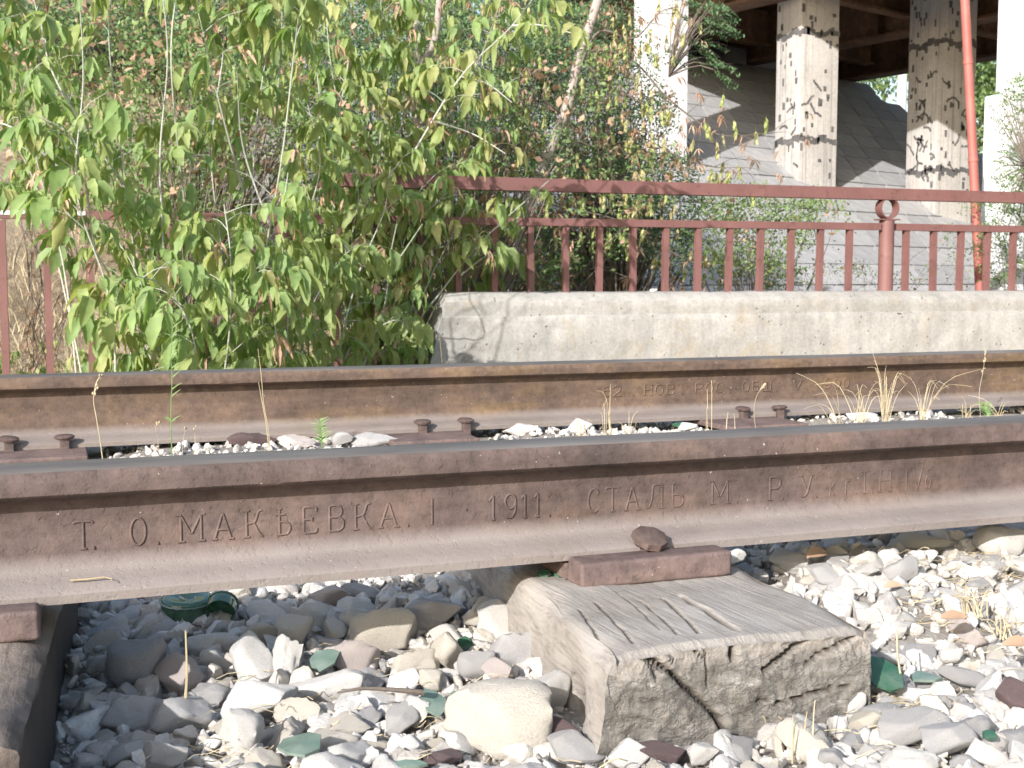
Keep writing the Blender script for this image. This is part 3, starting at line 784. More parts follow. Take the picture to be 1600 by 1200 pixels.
far_txt = [('6', 940, 954), ('2', 956, 972), ('.', 986, 992), ('Н', 1005, 1020), ('О', 1023, 1037), ('В', 1041, 1055), ('.', 1062, 1068), ('Р', 1085, 1099), ('О', 1102, 1115), ('С', 1118, 1131), ('.', 1138, 1143),
           ('О', 1159, 1171), ('Б', 1174, 1186), ('Щ', 1189, 1206), ('.', 1211, 1216), ('V', 1238, 1254), ('.', 1258, 1263), ('9', 1286, 1299), ('0', 1302, 1313), ('0', 1316, 1327)]
items = [(ch, float(at_y(a, 608, GA - 0.0085)[0]), float(at_y(b, 608, GA - 0.0085)[0]), 0.066, 1.0) for ch, a, b in far_txt]
lettering(far, items, -0.0084, 0.066, 0.0023, 0.027)
# pale scuffs, straw lying on the near foot
p = at_y(137, 909, -0.04)
mb = MB(); mb.add(*tube([(-0.017, 0, 0.0012), (0.0, -0.0015, 0.0014), (0.017, -0.001, 0.002)], 0.0010, 5), 0.2); mb.add(*tube([(0.017, -0.001, 0.002), (0.024, -0.008, 0.001), (0.023, -0.013, 0.0008)], 0.0005, 4), 0.2)
obj('straw', mb.mesh('straw', M['straw']), None, (float(p[0]), -0.040, 0.0185), label='short pale straw lying on the foot of the nearest rail at left', category='straw')

# ------------------------------------------------------------------ sleepers
def sleeper(label, xn0, xn1, xf0, xf1, ye, zn, zf, m_, seed, detail=False, y1=2.05, hgt=0.15):
    """timber from its near end ye to the far end y1; top surface from zn (y=-0.1) to zf (y=1.37)"""
    ys_ = np.concatenate([np.arange(ye, -0.07, 0.0022 if detail else 0.02), np.arange(-0.07, 0.25, 0.02), np.linspace(0.27, y1, 70)])
    nu = 200 if detail else 24; nh = 44 if detail else 10
    ring = []
    for k in range(nh): ring.append((0.0, k / nh))
    for k in range(nu): ring.append((k / nu, 1.0))
    for k in range(nh + 1): ring.append((1.0, 1 - k / nh))
    ring = np.array(ring); m = len(ring); rb = 0.010
    rows = []
    for y in ys_:
        t = (y + 0.1) / 1.47; xa = xn0 + (xf0 - xn0) * t; xb = xn1 + (xf1 - xn1) * t; zt = zn + (zf - zn) * t
        x = xa + (xb - xa) * ring[:, 0]; z = zt - hgt * (1 - ring[:, 1])
        dx = np.minimum(x - xa, xb - x); dz = zt - z
        rr_ = 0.022 + 0.01 * np.sin(y * 30 + seed)
        corner = np.clip(1 - (dx + 0) / rr_, 0, 1) * (ring[:, 1] >= 1); z = z - rr_ * 0.45 * corner ** 2
        corner2 = np.clip(1 - dz / rr_, 0, 1) * (ring[:, 1] < 1); x = x + np.where(ring[:, 0] < .5, 1, -1) * rr_ * 0.45 * corner2 ** 2
        rows.append(np.stack([x, np.full(m, y), z], -1))
    V = np.array(rows)                                   # (ny, m, 3)
    N_ = V.reshape(-1, 3)
    n = fbm(N_ * np.array([60, 6, 60]) + seed, 4) * 0.0006 + fbm(N_ * 7 + seed, 3) * 0.003
    n = n.reshape(V.shape[:2])
    side = ring[:, 1] < 1; left = side & (ring[:, 0] < .5); right = side & ~left
    V[:, ~side, 2] += n[:, ~side]
    V[:, left, 0] -= n[:, left] * 1.5; V[:, right, 0] += n[:, right] * 1.5
    crack = np.zeros(V.shape[:2]); 
    endf = sstep(ye + 0.012, ye, V[:, :, 1])
    V[:, ~side, 2] -= endf[:, ~side] * 0.006
    # near end face grid, from the ring of the first row down to the ballast
    first = V[0]
    ne = nh
    top = first[nh:nh + nu + 1]
    E_ = []
    for j in range(ne + 1):
        fz = j / ne
        L = first[nh - j] if j <= nh else first[0]; Rr = first[nh + nu + j] if nh + nu + j < m else first[-1]
        rowx = L[0] + (Rr[0] - L[0]) * np.linspace(0, 1, nu + 1)
        rowz = top[:, 2] * (1 - fz) + ((L[2] + (Rr[2] - L[2]) * np.linspace(0, 1, nu + 1)) if j == ne else (top[:, 2] - hgt)) * fz
        if j > 0:
            rowz[0] = L[2]; rowz[-1] = Rr[2]
        E_.append(np.stack([rowx, np.full(nu + 1, ye), rowz], -1))
    E_ = np.array(E_)
    ie = E_.copy()
    en = (fbm(ie.reshape(-1, 3) * np.array([90, 1, 130]) + seed, 4) * 0.0025 + fbm(ie.reshape(-1, 3) * np.array([18, 1, 18]) + seed, 3) * 0.004).reshape(E_.shape[:2])
    en[0] *= 0; en[:, 0] *= 0; en[:, -1] *= 0
    E_[:, :, 1] += en
    ecr = np.zeros(E_.shape[:2])
    if detail:
        W0 = xn0 + (xf0 - xn0) * (ye + 0.1) / 1.47; W1 = xn1 + (xf1 - xn1) * (ye + 0.1) / 1.47
        def seg_d(Px, Pz, pts):
            d = np.full(Px.shape, 9.0)
            for (a, b) in zip(pts[:-1], pts[1:]):
                ax, az = a; bx, bz = b; L2 = (bx - ax) ** 2 + (bz - az) ** 2 + 1e-12
                t = np.clip(((Px - ax) * (bx - ax) + (Pz - az) * (bz - az)) / L2, 0, 1)
                d = np.minimum(d, np.hypot(Px - ax - t * (bx - ax), Pz - az - t * (bz - az)))
            return d
        # cracks in the end face, given as photo pixels
        def pe(px, py): q = at_y(px, py, ye); return (q[0], q[2])
        def ptp(px, py): q = at_z(px, py, -0.027); return (q[0], q[1])
        ecracks = [([(1145, 1005), (1147, 1030)], .0035, .02), ([(1010, 1025), (1060, 1062), (1095, 1095), (1122, 1122), (1135, 1150)], .0032, .022), ([(1075, 1000), (1085, 1015), (1098, 1030)], .002, .01),
                   ([(1275, 976), (1262, 1000), (1230, 1025), (1196, 1048)], .0034, .02), ([(1215, 1100), (1260, 1088), (1300, 1075)], .0018, .01), ([(1330, 1000), (1290, 1020), (1262, 1040)], .0022, .012),
                   ([(1040, 1012), (1052, 1035)], .0016, .008), ([(1000, 1022), (1018, 1045), (1024, 1062)], .0016, .008), ([(1180, 1095), (1230, 1098), (1330, 1070)], .0014, .008),
                   ([(1100, 1010), (1105, 1040), (1108, 1075)], .0012, .006), ([(1300, 1010), (1345, 990)], .0014, .006)]
        for pts, w, dep in ecracks:
            q = [pe(*t) for t in pts]; Px = E_[:, :, 0] + fbm(ie.reshape(-1, 3) * 60, 2).reshape(E_.shape[:2]) * 0.0012
            d = seg_d(Px, E_[:, :, 2] + fbm(ie.reshape(-1, 3) * 70 + 5, 2).reshape(E_.shape[:2]) * 0.0012, q); k = np.exp(-(d / (w * .75)) ** 2)
            E_[:, :, 1] += k * dep * .55; ecr = np.maximum(ecr, np.clip(k * 1.2 - .1, 0, .95))
        tcr = [([(1062, 940), (1085, 958), (1110, 972), (1150, 1003)], .004, .016), ([(930, 950), (975, 1000), (990, 1022)], .0016, .005), ([(1000, 948), (1040, 985), (1060, 1010)], .0016, .006),
               ([(1035, 945), (1075, 985), (1092, 1008)], .002, .008), ([(905, 960), (935, 1010), (952, 1040)], .0016, .005), ([(960, 930), (1000, 965), (1030, 1000)], .0012, .004)]
        Xs, Ys = V[:, :, 0], V[:, :, 1]
        for pts, w, dep in tcr:
            q = [ptp(*t) for t in pts]; d = seg_d(Xs + fbm(V.reshape(-1, 3) * 50, 2).reshape(Xs.shape) * .0012, Ys, q); k = np.exp(-(d / (w * .8)) ** 2) * (~side)[None, :]
            V[:, :, 2] -= k * dep * .45; crack = np.maximum(crack, np.clip(np.exp(-(d / (w * .75)) ** 2) * (~side)[None, :] * 1.5 - 0.1, 0, 0.95))
        # big knot bulging from the left side, hollow above it
        kn = np.array([W0 + 0.01, ye + 0.11, zn - 0.075])
        dk = np.linalg.norm((V - kn) * np.array([0.35, 1, 1.2]), axis=2)
        bul = np.exp(-(dk / 0.035) ** 2) * left[None, :]
        V[:, :, 0] += bul * 0.022; V[:, :, 2] += 0.006 * np.sin(dk * 260) * np.exp(-(dk / 0.05) ** 2) * left[None, :]
        kn2 = np.array([W0, ye + 0.03, zn - 0.12])
        dk2 = np.linalg.norm((V - kn2) * np.array([0.35, 1, 1]), axis=2); V[:, :, 0] -= np.exp(-(dk2 / 0.035) ** 2) * left[None, :] * 0.03
        V[:, :, 0] -= left[None, :] * (1 - ring[:, 1])[None, :] * 0.012
        crack = np.maximum(crack, 0.45 * np.exp(-(dk / 0.018) ** 2) * left[None, :])
    E_[0] = V[0, nh:nh + nu + 1]
    for j in range(ne + 1): E_[j, 0] = V[0, nh - j]; E_[j, -1] = V[0, nh + nu + j]
    ny = len(ys_)
    F = []
    for i in range(ny - 1):
        for k in range(m - 1): F.append((i * m + k, i * m + k + 1, (i + 1) * m + k + 1, (i + 1) * m + k))
    mb = MB(); mb.add(V.reshape(-1, 3), [q[::-1] for q in F])
    F = []; w_ = nu + 1
    for j in range(ne):
        for k in range(nu): F.append((j * w_ + k, (j + 1) * w_ + k, (j + 1) * w_ + k + 1, j * w_ + k + 1))
    mb.add(E_.reshape(-1, 3), F)
    eg = np.concatenate([np.zeros(ny * m), sstep(0.0, 0.16, np.broadcast_to(np.linspace(0, 1, ne + 1)[:, None], E_.shape[:2])).ravel() * 0.95])
    if not detail:
        eg[:ny * m] = np.broadcast_to((side * 1.0)[None, :], (ny, m)).ravel()  # long sides of plain sleepers take the dark end tone too
    cr = np.concatenate([crack.ravel(), ecr.ravel()])
    # far end cap
    mb.add(V[-1], [tuple(range(m))]); eg = np.concatenate([eg, np.ones(m)]); cr = np.concatenate([cr, np.zeros(m)])
    return obj('sleeper', mb.mesh('sleeper', m_, 50, attrs={'endgrain_sides': eg, 'crack': cr}), label=label, category='sleeper', group='wooden sleepers under the rails')
sleeper('weathered grey wooden sleeper with cracked end, in front of the nearest rail', 0.4945, 0.782, 0.69, 0.96, -0.362, -0.024, -0.069, M['timber'], 5, detail=True)
sleeper('dark tarred wooden sleeper at the lower left corner', -0.31, -0.022, -0.20, 0.075, -0.39, -0.024, -0.069, M['tarred'], 23)
sleeper('wooden sleeper under the right-hand pair of spikes on the far rail', 1.30, 1.56, 1.57, 1.84, -0.42, -0.030, -0.069, M['timber'], 57)
sleeper('wooden sleeper at the right edge, mostly buried in gravel beyond the grass', 2.10, 2.36, 2.40, 2.67, -0.42, -0.030, -0.069, M['timber'], 71)

# ------------------------------------------------------------------ tie plates and spikes
def plate(label, x0, x1, y0, y1, z, ang, th, grp='tie plates between the rails and the sleepers'):
    sx, sy = x1 - x0, y1 - y0
    bm_me = bev_box('tie_plate', sx, sy, th, 0.005, M['plate'], 3)
    co = np.zeros(len(bm_me.vertices) * 3); bm_me.vertices.foreach_get('co', co); co = co.reshape(-1, 3)
    co += np.stack([fbm(co * 60 + x0 * 9, 2) * 0.0012, fbm(co * 50 + 7, 2) * 0.001, fbm(co * 40 + 3, 2) * 0.0008], -1)
    bm_me.vertices.foreach_set('co', co.ravel())
    o = obj('tie_plate', bm_me, None, ((x0 + x1) / 2, (y0 + y1) / 2, z + th / 2), label=label, category='tie plate', group=grp)
    o.rotation_euler[2] = ang
    return o
p0 = at_z(913, 921, -0.031); p1 = at_z(1142, 897, -0.031)
p0 = at_z(913, 921, -0.024); p1 = at_z(1142, 897, -0.024)
for lab, xa, xb, ya in (('thick rusty tie plate on the cracked sleeper in front of the nearest rail', float(p0[0]) - 0.004, float(p1[0]) - 0.002, float(p0[1])), ('rusty tie plate cut by the left edge, on the dark tarred sleeper', -0.25, -0.0285, float(at_z(40, 1003, -0.024)[1]))):
    o = plate(lab, xa, xb, ya, -0.0592, -0.024, 0.0, 0.030)
    me = bev_box('plate_bed', xb - xa, 0.17, 0.020, 0.002, M['plate']); obj('plate_bed', me, o, (0, (-0.057 - ya) / 2 + 0.087 + 0.0035, -0.0045))
for lab, xa, xb, yy in (('far tie plate left, on the dark sleeper', -0.15, 0.045, 1.38), ('far tie plate holding the middle pair of spikes', 0.715, 0.925, 1.37), ('far tie plate holding the right pair of spikes', 1.60, 1.835, 1.36)):
    plate({'far tie plate left, on the dark sleeper': 'flat rusty tie plate under the far rail at the left edge', 'far tie plate holding the middle pair of spikes': 'flat rusty tie plate with the middle pair of spikes on the far rail',
           'far tie plate holding the right pair of spikes': 'flat rusty tie plate with the right pair of spikes on the far rail'}[lab], xa, xb, yy, 1.70, FZ - 0.0155, 0.0, 0.015)
def spike_obj(label, x, y, z, s=1.0, big=False, rz=0.0):
    t = thing('spike', label, 'spike', (x, y, z), 'rail spikes on the tie plates'); t.rotation_euler[2] = rz
    if big:
        me = bev_box('shank', 0.016, 0.016, 0.045, 0.003, M['dark_iron']); me.transform(Matrix.Translation((0, 0.004, -0.012))); obj('shank', me, t)
        V = []; rings = [(-0.001, .019, .013), (0.002, .0235, .017), (0.0095, .0235, .017), (0.012, .0205, .0145), (0.0135, .010, .006)]
        for (z_, rx, ry) in rings:
            for k in range(8):
                a = 2 * math.pi * (k + .5) / 8; V.append((rx * math.cos(a) + rnd.uniform(-.0008, .0008), ry * math.sin(a) + 0.25 * z_, z_ + rnd.uniform(-.0006, .0006)))
        F = [(i * 8 + k, i * 8 + (k + 1) % 8, (i + 1) * 8 + (k + 1) % 8, (i + 1) * 8 + k) for i in range(4) for k in range(8)] + [tuple(range(8))[::-1], tuple(32 + k for k in range(8))]
        mb = MB(); mb.add(V, F); o = obj('head', mb.mesh('head', M['dark_iron'], 30), t); o.rotation_euler = (R(34), R(10), R(-8)); o.location = (0, 0, 0.010)
    else:
        me = bev_box('shank', 0.017 * s, 0.016 * s, 0.06, 0.002, M['dark_iron']); me.transform(Matrix.Translation((0, 0, -0.006))); obj('shank', me, t)
        V = []; rings = [(0.0, .011, .010), (0.003, .0195, .016), (0.007, .0205, .0175), (0.0105, .015, .012), (0.0115, .006, .005)]
        for (z_, rx, ry) in rings:
            for k in range(12):
                a = 2 * math.pi * k / 12; V.append((rx * s * math.cos(a) + rnd.uniform(-.0008, .0008), ry * s * math.sin(a) + 0.004, z_ * s + rnd.uniform(-.0007, .0007)))
        F = [(i * 12 + k, i * 12 + (k + 1) % 12, (i + 1) * 12 + (k + 1) % 12, (i + 1) * 12 + k) for i in range(4) for k in range(12)] + [tuple(range(12))[::-1], tuple(48 + k for k in range(12))]
        mb = MB(); mb.add(V, F); o = obj('head', mb.mesh('head', M['dark_iron'], 40), t); o.location = (0, 0, 0.023); o.rotation_euler = (R(rnd.uniform(-4, 8)), R(rnd.uniform(-6, 6)), 0)
    return t
p = at_z(1017, 855, 0.022)
spike_obj('large faceted spike head on the foot of the nearest rail', float(at_y(1013, 850, -0.062)[0]), -0.062, 0.004, big=True, rz=0.15)
for (px, py, lab) in ((14, 702, 'rail spike at the far left edge, left of its pair on the far rail'), (101, 697, 'rail spike right of the left edge pair on the far rail'), (661, 670, 'left spike of the middle pair on the far rail'), (729, 667, 'right spike of the middle pair on the far rail'),
                      (1163, 643, 'left spike of the right-hand pair on the far rail'), (1220, 641, 'right spike of the right-hand pair on the far rail')):
    p = at_y(px, py, GA - 0.079); spike_obj(lab, float(p[0]), GA - 0.076, FZ - 0.004, 1.1, rz=rnd.uniform(-.2, .2))

# ------------------------------------------------------------------ stones
import bmesh
def ico(sub):
    bm = bmesh.new(); bmesh.ops.create_icosphere(bm, subdivisions=sub, radius=1)
    V = np.array([v.co[:] for v in bm.verts]); F = np.array([[v.index for v in f_.verts] for f_ in bm.faces]); bm.free(); return V, F
ICO = {k: ico(k) for k in (1, 2, 3, 4)}
def rock(sub, seed, planes=11, sharp=14, rough=0.05):
    r_ = np.random.default_rng(seed); V, F = ICO[sub]
    n = r_.normal(size=(planes, 3)); n /= np.linalg.norm(n, axis=1)[:, None]
    n = np.vstack([n, -n[:planes // 2] + r_.normal(size=(planes // 2, 3)) * .3]); n /= np.linalg.norm(n, axis=1)[:, None]
    d = r_.uniform(0.55, 1.0, len(n))
    q = np.maximum(V @ n.T, 0) / d
    rad = (q ** sharp).sum(1) ** (-1 / sharp)
    rad = np.minimum(rad, 1.5)
    W = V * rad[:, None]
    if rough: W *= (1 + rough * fbm(W * 2.2 + seed, 4) + rough * 0.35 * fbm(W * 9 + seed, 2))[:, None]
    W -= (W.max(0) + W.min(0)) / 2; W /= (W.max(0) - W.min(0))
    return W, F
ROCKS = [rock(4, 100 + k, rnd.randint(5, 9), rnd.choice([30, 44, 60]), rnd.choice([0.04, 0.06, 0.10])) for k in range(16)]
rock_me = {}
def rock_mesh(k, m_):
    if (k, m_) not in rock_me:
        V, F = ROCKS[k]; rock_me[(k, m_)] = fast_mesh('stone', V, F, M[m_], np.zeros(len(V)), 50)
    return rock_me[(k, m_)]
STONES = []
def stone(px, py, wpx, hpx, m_, label, k=None, cat='stone', flat=0.72, rz=None, z=None, grp='stones of the ballast', rx=None):
    """stone whose picture centre is near (px,py) and is about wpx by hpx across"""
    p = at_z(px, py, -0.10)
    for _ in range(4): p = at_z(px, py, float(ground_h(np.array(p[0]), np.array(p[1]))) + 0.01)
    if z is not None: p = at_z(px, py, z)
    dist = (p - CAM) @ _fw
    w = 1.16 * wpx / FPX * dist; h = 1.16 * hpx / FPX * dist
    k = len(STONES) % 16 if k is None else k
    o = obj('stone', rock_mesh(k, m_), None, None, label=label, category=cat, group=grp)
    hh = h * flat * 1.35; dep = h * 1.15
    o.scale = (w * 1.08, dep, hh)
    o.rotation_euler = (rnd.uniform(-.2, .2) if rx is None else rx, rnd.uniform(-.15, .15), (rnd.uniform(-.25, .25) if rz is None else rz) - YAW)
    o.location = (p[0], p[1], p[2] + hh * 0.22)
    STONES.append((p[0], p[1], max(w, dep) / 2))
    return o
named = [
 (598, 1000, 82, 72, 'cream', 'angular cream stone, largest in the sunlit patch under the rail lettering', 3),
 (398, 1050, 62, 78, 'white', 'upright white stone left of its twin, between glass bottle bottoms and gravel'),
 (443, 1055, 46, 72, 'white', 'narrow white block just right of the upright white stone'),
 (505, 1085, 105, 48, 'white', 'long pale stone slanting down to the right of the white block'),
 (400, 1115, 95, 62, 'white', 'large rough pale stone with dark pitted right side, lower left'),
 (215, 1055, 74, 76, 'grey', 'big round grey stone in the shade beside the dark sleeper'),
 (278, 1070, 62, 58, 'pink', 'pinkish stone right of the big round grey stone, half shaded'),
 (210, 1130, 72, 58, 'grey', 'pitted rough stone in the shade below the big round grey stone'),
 (282, 1135, 82, 66, 'grey', 'large shaded grey stone at lower left, left of the rough pale stone'),
 (375, 1165, 54, 70, 'white', 'white stone standing at the bottom edge, left part'),
 (262, 1192, 62, 46, 'grey', 'grey stone cut by the bottom edge at left'),
 (200, 1188, 44, 40, 'grey', 'small grey stone cut by the bottom edge beside the dark sleeper'),
 (460, 1000, 50, 56, 'cream', 'rounded cream stone right of the green bottle bottom', 5),
 (405, 1000, 62, 44, 'cream', 'dusty cream stone just right of the green bottle bottom'),
 (522, 995, 34, 36, 'cream', 'small pointed cream stone left of the largest cream stone'),
 (680, 972, 72, 50, 'grey', 'flat topped grey brown stone below the rail, middle'),
 (760, 965, 64, 42, 'cream', 'crumbly cream stone left of the cracked sleeper'),
 (782, 985, 66, 56, 'white', 'pointed white stone leaning towards the cracked sleeper'),
 (815, 1028, 82, 58, 'grey', 'smooth flat pale grey stone leaning on the left side of the cracked sleeper', 7),
 (845, 1095, 70, 62, 'white', 'bright white stone beside the sleeper, just below the smooth flat grey stone'),
 (778, 1150, 142, 108, 'cream', 'largest pale block at the bottom edge, left of the cracked sleeper', 9),
 (745, 1048, 50, 42, 'grey', 'mottled grey stone left of the smooth flat grey stone'),
 (778, 1060, 42, 38, 'pink', 'pinkish white stone between the mottled stone and the smooth flat stone'),
 (648, 1045, 66, 42, 'cream', 'wedge shaped cream stone below the largest cream stone'),
 (700, 1030, 40, 58, 'cream', 'tilted slab of cream stone in the middle of the gravel'),
 (672, 1070, 34, 32, 'cream', 'small cream stone above the green glass shard'),
 (655, 1118, 36, 54, 'white', 'white chip standing left of the green glass shard'),
 (628, 1135, 44, 42, 'grey', 'grey stone left of the white chip, near the bottom'),
 (715, 1130, 34, 30, 'white', 'small white lump right of the green glass shard'),
 (515, 940, 66, 40, 'pink', 'long pink grey stone under the rail foot, left of centre', None),
 (560, 932, 50, 26, 'grey', 'flat grey stone under the rail foot'),
 (1345, 938, 78, 50, 'white', 'large white stone right of the cracked sleeper, under the rail', 2),
 (1325, 950, 60, 66, 'white', 'tall cream white stone right of the sleeper corner'),
 (1295, 905, 58, 30, 'grey', 'pale grey stone behind the cracked sleeper'),
 (1300, 925, 56, 30, 'grey', 'rounded pale grey stone touching the cracked sleeper edge'),
 (1405, 900, 46, 38, 'grey', 'pale grey stone right of the large white stone'),
 (1440, 858, 82, 30, 'cream', 'flat tan stone under the nearest rail at right'),
 (1560, 862, 66, 52, 'white', 'big pale stone at the right edge under the rail'),
 (1480, 945, 56, 32, 'grey', 'flat pale slate stone in the gravel at right'),
 (1518, 962, 44, 34, 'grey', 'oval lilac grey stone right of the yellow leaf'),
 (1415, 980, 38, 34, 'grey', 'dull grey oval stone in front of the large white stone'),
 (1500, 1062, 60, 24, 'grey', 'flat lens shaped grey stone at right, below the glass'),
 (1425, 1150, 96, 50, 'grey', 'large pale grey slab at the bottom right', 11),
 (1478, 1168, 76, 50, 'grey', 'bluish grey slab right of the large pale slab, bottom'),
 (1420, 1198, 80, 36, 'white', 'white stone cut by the bottom edge at right'),
 (1352, 1138, 38, 42, 'cream', 'rounded tan stone below the green glass'),
 (1258, 1172, 66, 60, 'cream', 'rounded ochre stone at the bottom, below the sleeper end'),
 (1098, 1185, 40, 34, 'white', 'white stone at the bottom edge below the sleeper crack'),
 (985, 1185, 60, 40, 'white', 'white wedge shaped stone at the bottom under the sleeper'),
 (900, 1178, 76, 44, 'grey', 'grey white stone at the bottom, left of the sleeper corner'),
 (1290, 1095, 56, 34, 'grey', 'pale grey stone touching the sleeper end face at right'),
 (1230, 1130, 60, 40, 'grey', 'grey stone below the sleeper end face'),
 (1335, 1110, 34, 44, 'white', 'white triangular stone by the green glass at the sleeper end'),
 (1485, 1030, 30, 24, 'white', 'small white block in the gravel right of the green glass'),
 (1590, 1110, 54, 60, 'purple', 'dark stone at the right edge'),
 (490, 700, 0, 0, None, None),
]
for q in named:
    if q[4]: stone(q[0], q[1], q[2], q[3], q[4], q[5], q[6] if len(q) > 6 else None)
for (px, py, w, h, lab, k, rz) in ((880, 1150, 96, 40, 'long dark purple slag piece by the left sleeper corner', 1, -0.5), (1228, 1132, 44, 58, 'dark purple slag chip in front of the sleeper end', 4, 0.2), (1030, 1182, 70, 40, 'dark purple stone at the bottom under the sleeper', 6, 0), (690, 1190, 54, 36, 'dark purple stone cut by the bottom edge, left of the pale block', 8, 0),
                                (1003, 1148, 62, 30, 'dark rusty lump leaning on the sleeper end face', 12, 0.4)):
    stone(px, py, w, h, 'purple', lab, k, rz=rz, flat=0.5)
def wood(px, py, w, h, rz, lab):
    p = at_z(px, py, -0.055); d = (p - CAM) @ _fw
    me = bev_box('wood_block', w / FPX * d, 0.035, h / FPX * d * 0.55, 0.004, M['timber']); o = obj('wood_block', me, None, (p[0], p[1], p[2]), label=lab, category='wood chip', group='old wood blocks beneath the rail')
    o.rotation_euler = (R(25), R(-12), rz)
wood(1335, 885, 92, 48, 0.35, 'weathered wood block under the rail, right of the cracked sleeper')
wood(1285, 872, 60, 30, 0.45, 'darker narrow wood chip left of the weathered wood block')
# white pebble on the sleeper right of the tie plate and pebble on the barrier
o = stone(1143, 876, 34, 26, 'white', 'pale stone chip on the sleeper, right of the thick tie plate', 13, z=-0.018)
p = at_y(1021, 455, 6.10); o = obj('pebble', rock_mesh(5, 'white'), None, (p[0], p[1], 0.262), label='small white pebble on top of the concrete barrier', category='pebble'); o.scale = (0.055, 0.05, 0.032)
# stones in the strip between the rails
for (px, py, w, h, m_, lab) in ((529, 692, 44, 22, 'grey', 'pale grey stone between the rails, right of the green sprout'), (462, 697, 50, 20, 'pink', 'pinkish stone between the rails, left of the green sprout'), (395, 697, 62, 26, 'purple', 'dark stone behind the nearest rail, left of the pinkish stone'),
                               (905, 671, 34, 20, 'white', 'pale crumbly stone between the rails, middle'), (580, 692, 70, 20, 'grey', 'low grey stone left of the middle tie plate'), (812, 676, 46, 16, 'white', 'white stone under the far rail, right of the middle spikes'),
                               (1345, 655, 40, 14, 'white', 'white stone at the foot of the dry grass between the rails'), (1075, 671, 26, 12, 'white', 'small white stone left of the right pair of spikes')):
    stone(px, py, w, h, m_, lab, z=-0.055, flat=0.8, grp='stones between the rails')
NAMED = len(STONES)
for q_ in ((293, 965, .045), (350, 968, .035), (320, 985, .03)):
    p = at_z(q_[0], q_[1], -0.118); STONES.append((float(p[0]), float(p[1]), q_[2]))

ex = [(0.4945, 0.782, 0.69, 0.96), (-0.31, -0.022, -0.20, 0.075), (1.30, 1.56, 1.57, 1.84), (2.10, 2.36, 2.40, 2.67)]
def in_sleeper(x, y, pad):
    r_ = np.zeros(np.shape(x), bool); t = (y + 0.1) / 1.47
    for a, b, c, d in ex: r_ |= (x > a + (c - a) * t - pad) & (x < b + (d - b) * t + pad) & (y > -0.37 - pad)
    return r_
zone_txt = {'pit': 'lying in the gravel left of the cracked sleeper', 'front': 'lying in the gravel in front of the sleeper end', 'right': 'lying in the gravel right of the cracked sleeper', 'under': 'lying in the shade beneath the nearest rail'}
col_txt = {'white': 'small white ballast stone', 'cream': 'small cream ballast stone', 'grey': 'small grey ballast stone', 'pink': 'small pinkish ballast stone'}
LOOSE = []
import re as _re
def short(t):
    t = _re.split(r",| lying| beside| left of| right of| just| below| under| cut| leaning| standing| in the| in front| at the| at lower| touching| between| by the| from| above| behind| slanting| with", t)[0]
    return t.strip()
MARKS = [(q[0], q[1], short(q[5])) for q in named if q[4]]
_c = {}
for q in MARKS: _c[q[2]] = _c.get(q[2], 0) + 1
MARKS = [q for q in MARKS if _c[q[2]] == 1]
MARKS += [(1378, 1052, 'largest green glass'), (293, 965, 'wide bottle bottom'), (350, 968, 'round bottle bottom'), (676, 1098, 'dull green glass shard'), (728, 1008, 'bright green glass chip'), (470, 1165, 'pale green glass slab'),
          (1545, 1150, 'green glass at lower right'), (1335, 885, 'weathered wood block'), (1490, 968, 'yellow dry leaf'), (1030, 1182, 'dark purple stone'), (1228, 1132, 'dark slag chip'), (1590, 1110, 'dark stone at the right edge'), (880, 1150, 'long dark slag piece')]
cnt = 0; tries = 0
while cnt < 225 and tries < 30000:
    tries += 1
    px = rnd.uniform(150, 1640); py = rnd.uniform(845 + (1600 - px) * 0.075, 1230)
    p = at_z(px, py, -0.10); x, y = float(p[0]), float(p[1])
    r_ = rnd.choice([0.012, 0.015, 0.019, 0.023, 0.028])
    if in_sleeper(np.array(x), np.array(y), r_ * 0.7): continue
    if any((x - a) ** 2 + (y - b) ** 2 < (c * 0.75 + r_) ** 2 for a, b, c in STONES): continue
    m_ = rnd.choices(['white', 'cream', 'grey', 'pink'], [6, 3, 1.2, .5] if px < 900 else [5, 1.2, 4, 0.4])[0]
    zone = 'under' if y > -0.02 else ('pit' if x < 0.46 else ('front' if x < 0.78 and y < -0.33 else 'right'))
    STONES.append((x, y, r_))
    z = float(ground_h(np.array(x), np.array(y)))
    o = obj('stone', rock_mesh(rnd.randrange(16), m_), None, (x, y, z + r_ * 0.45), category='stone', group='loose stones of the ballast')
    LOOSE.append((px, py, r_, m_, zone, o))
    o.scale = (r_ * 2 * rnd.uniform(.9, 1.4), r_ * 2 * rnd.uniform(.8, 1.2), r_ * 2 * rnd.uniform(.55, .9)); o.rotation_euler = (rnd.uniform(-.5, .5), rnd.uniform(-.5, .5), rnd.uniform(0, 6.3))
    cnt += 1
def side(px, py, m):
    dx, dy = px - m[0], (py - m[1]) * 1.5
    return ('right of' if dx > 0 else 'left of') if abs(dx) > abs(dy) else ('in front of' if dy > 0 else 'behind')
seen = {}
szt = sorted(q[2] for q in LOOSE)
